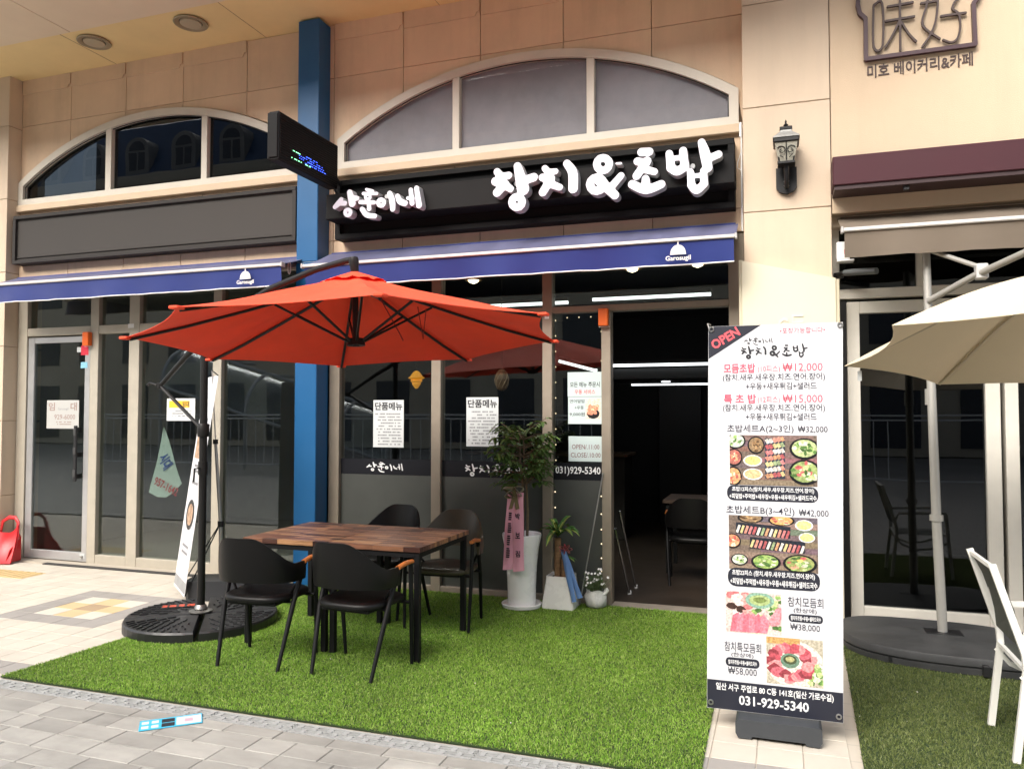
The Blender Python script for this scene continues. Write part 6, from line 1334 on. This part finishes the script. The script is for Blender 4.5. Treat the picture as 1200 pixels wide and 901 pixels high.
# ================================================================== ARTIFICIAL TURF
def turf(name, poly, holes, dens, label, cols, seed, hgt=.0175):
    t = thing(name, (sum(p[0] for p in poly)/len(poly), sum(p[1] for p in poly)/len(poly), 0), label, 'turf')
    MB().prismz(poly, .0008, .008).build('backing', mat('turf_backing', (.025, .045, .012), .95), t)
    g = np.random.default_rng(seed); x0, y0 = np.min(poly, 0); x1, y1 = np.max(poly, 0)
    n = int((x1-x0)*(y1-y0)*dens); X = g.uniform(x0, x1, n); Y = g.uniform(y0, y1, n); ok = np.ones(n, bool); m = len(poly)
    for i in range(m):
        a, b = poly[i], poly[(i+1) % m]; ok &= ((b[0]-a[0])*(Y-a[1])-(b[1]-a[1])*(X-a[0])) > 0
    for hx, hy, hr in holes: ok &= (X-hx)**2+(Y-hy)**2 > hr*hr
    X, Y = X[ok], Y[ok]; n = len(X)
    az = g.uniform(0, 2*PI, n); L = hgt*g.uniform(.75, 1.25, n); tilt = g.uniform(.3, 1.15, n); W = g.uniform(.0024, .0036, n); rz = g.uniform(0, 2*PI, n)
    dx, dy = np.cos(az)*np.sin(tilt), np.sin(az)*np.sin(tilt); dz = np.cos(tilt); sx, sy = np.cos(rz)*W/2, np.sin(rz)*W/2
    Z0 = np.full(n, .005)
    V = np.empty((n, 5, 3))
    V[:, 0] = np.stack([X-sx, Y-sy, Z0], 1); V[:, 1] = np.stack([X+sx, Y+sy, Z0], 1)
    mx, my, mz = X+dx*L*.55, Y+dy*L*.55, Z0+(dz*.5+.22)*L
    V[:, 2] = np.stack([mx+sx*.85, my+sy*.85, mz], 1); V[:, 3] = np.stack([mx-sx*.85, my-sy*.85, mz], 1)
    V[:, 4] = np.stack([X+dx*L*1.25, Y+dy*L*1.25, Z0+dz*L], 1)
    off = np.array(t.location); V = V-off
    me = bpy.data.meshes.new('blades'); me.vertices.add(n*5); me.vertices.foreach_set('co', V.ravel())
    base = np.arange(n)*5; loops = np.stack([base, base+1, base+2, base+3, base+3, base+2, base+4], 1).ravel()
    me.loops.add(n*7); me.loops.foreach_set('vertex_index', loops.astype(np.int32)); me.polygons.add(n*2)
    ls = np.stack([np.arange(n)*7, np.arange(n)*7+4], 1).ravel(); me.polygons.foreach_set('loop_start', ls.astype(np.int32))
    me.update(calc_edges=True); me.validate()
    ca = me.color_attributes.new('Col', 'FLOAT_COLOR', 'POINT'); c = np.array(cols)[g.integers(0, len(cols), n)]*g.uniform(.8, 1.2, (n, 1))
    # woven rows: faint bands in the pile
    c = c*(1+.05*np.sin(X*9+np.sin(Y*3))*np.sin(Y*7+1.3*np.sin(X*2)))[:, None]
    cc = np.ones((n, 5, 4)); cc[:, :, :3] = c[:, None, :]; ca.data.foreach_set('color', cc.ravel())
    pt = 1+.10*np.sin(X*1.9+1.2*np.sin(Y*1.4))*np.sin(Y*2.3+X)+.06*np.sin(X*5.1+Y*3.7); cc[:, :, :3] *= pt[:, None, None]; ca.data.foreach_set('color', cc.ravel())
    db = MB()
    for _ in range(26):
        i = int(g.integers(0, n)); a = g.uniform(0, 6.28); u = Vector((math.cos(a), math.sin(a), .2))*g.uniform(.003, .008); w_ = Vector((-u.y, u.x, .001))*.6; c0 = Vector((X[i], Y[i], .020)); db.add([c0-u, c0+w_, c0+u, c0-w_], [(0, 1, 2, 3)])
    db.build('debris', mat('pale_litter', (.6, .58, .5), .8), t)['kind'] = 'stuff'
    o = link('grass_blades', me, attr_mat('turf_blade', .55, trans=.4), t); o['kind'] = 'stuff'
    return t
turf('artificial_turf', [(-4.51, -2.972), (-.36, -2.972), (-.40, -.065), (-4.09, -.03), (-4.30, -.24)], [(-4.20, -1.575, .535), (-2.05, -.32, .15), (-1.745, -.2, .12)], 30000, 'bright green artificial turf mat under the tables and potted plants',
     [(.23, .42, .042), (.28, .48, .058), (.34, .51, .085), (.13, .29, .025), (.44, .56, .16)], 5)
turf('artificial_turf', [(.315, -3.2), (1.9, -3.2), (1.9, -.16), (.385, -.16)], [(1.02, -.62, .45)], 24000, 'duller olive green artificial turf under the cream umbrella base',
     [(.16, .20, .055), (.19, .23, .07), (.24, .27, .11), (.12, .16, .045)], 6)

# ================================================================== ACROSS THE STREET (seen in the window reflections)
ob = thing('opposite_building', (-10, -26, 0), 'cream building with blue mansard roof mirrored in the left arched window', 'building')
M_ow = mat('opposite_wall', (.55, .48, .37), .85, var=.08, vscale=.6); M_owd = mat('opposite_window', (.05, .055, .065), .25); M_mans = mat('mansard_blue', (.05, .09, .17), .5, var=.15, vscale=1.5)
MB().box(-46, 30, -34, -26, 0, 13.4).build('wall', M_ow, ob)
MB().box(-46.3, 30.3, -34, -25.4, 13.4, 14.0, bev=.1).build('cornice', mat('opposite_trim', (.5, .45, .36), .8), ob)
MB().add([(-46, -25.8, 14.0), (30, -25.8, 14.0), (30, -27.6, 17.4), (-46, -27.6, 17.4), (-46, -34, 14.0), (30, -34, 14.0), (30, -34, 17.4), (-46, -34, 17.4)], [(0, 1, 2, 3), (3, 2, 6, 7), (0, 3, 7, 4), (1, 5, 6, 2)]).build('roof', M_mans, ob)
for k in range(25):
    x = -44+3*k
    w = MB().box(x-.75, x+.75, -27.4, -25.9, 14.2, 15.4); w.prism([(x+.75*math.cos(a), 15.4+.75*math.sin(a)) for a in np.linspace(0, PI, 9)], -27.4, -25.9); dm = w.build('dormer', mat('dormer_grey', (.26, .25, .24), .7, var=.2, vscale=.8), ob)
    g = MB().box(x-.5, x-.06, -25.895, -25.88, 14.4, 15.3).box(x+.06, x+.5, -25.895, -25.88, 14.4, 15.3); g.prism([(x+.5*math.cos(a), 15.42+.5*math.sin(a)) for a in np.linspace(0, PI, 9)], -25.895, -25.88); g.build('pane', M_owd, dm)
    for z0, z1 in ((.3, 3.1), (4.2, 6.2), (7.3, 9.3), (10.6, 12.6)): MB().box(x-.85, x+.85, -25.99, -25.96, z0, z1).build('window', M_owd, ob)
# glazed stair canopy and railing on the other side of the walkway
gc = thing('stair_canopy', (-13, -13, 0), 'glazed stair canopy and railing mirrored in the vacant shop window', 'canopy')
fr = MB(); M_st = mat('canopy_steel', (.42, .43, .43), .4, metal=.5)
for k in range(6):
    x = -17.5+1.5*k; z = 3.6-.42*k
    fr.tube([(x, -12.2-1.2*(1-math.cos(a)), z-.0+1.2*math.sin(a)-1.2) for a in np.linspace(0, PI/2, 8)]+[(x, -14.6, z)], .05, 6)
    fr.tube([(x, -12.2, 0), (x, -12.2, z-1.2)], .05, 6)
for z in (.0, -1.2): fr.tube([(-17.5, -12.2 if z else -13.4, 3.6+z), (-10, -12.2 if z else -13.4, 1.5+z)], .05, 6)
fr.build('frame', M_st, gc, smooth=40)
MB().grid([[(-17.5+7.5*u, -12.2-1.2*(1-math.cos(a)), 3.6-2.1*u+1.2*math.sin(a)-1.2) for a in np.linspace(0, PI/2, 7)] for u in (0, .25, .5, .75, 1)]).build('glazing', glass('canopy_glass', (.75, .85, .85), 1.6), gc, smooth=60)
rl_ = MB()
for z in (1.56, 1.46, .2): rl_.tube([(-20, -11.8, z), (4, -11.8, z)], .022, 6)
for k in range(80): rl_.tube([(-20+.28*k, -11.8, .2), (-20+.28*k, -11.8, 1.46)], .012, 4)
rl_.build('railing', mat('rail_white', (.75, .75, .73), .4), gc, smooth=40)
FONT_D = FONT_O
bpy.data.objects.remove(FONT_O); bpy.data.curves.remove(FONT)
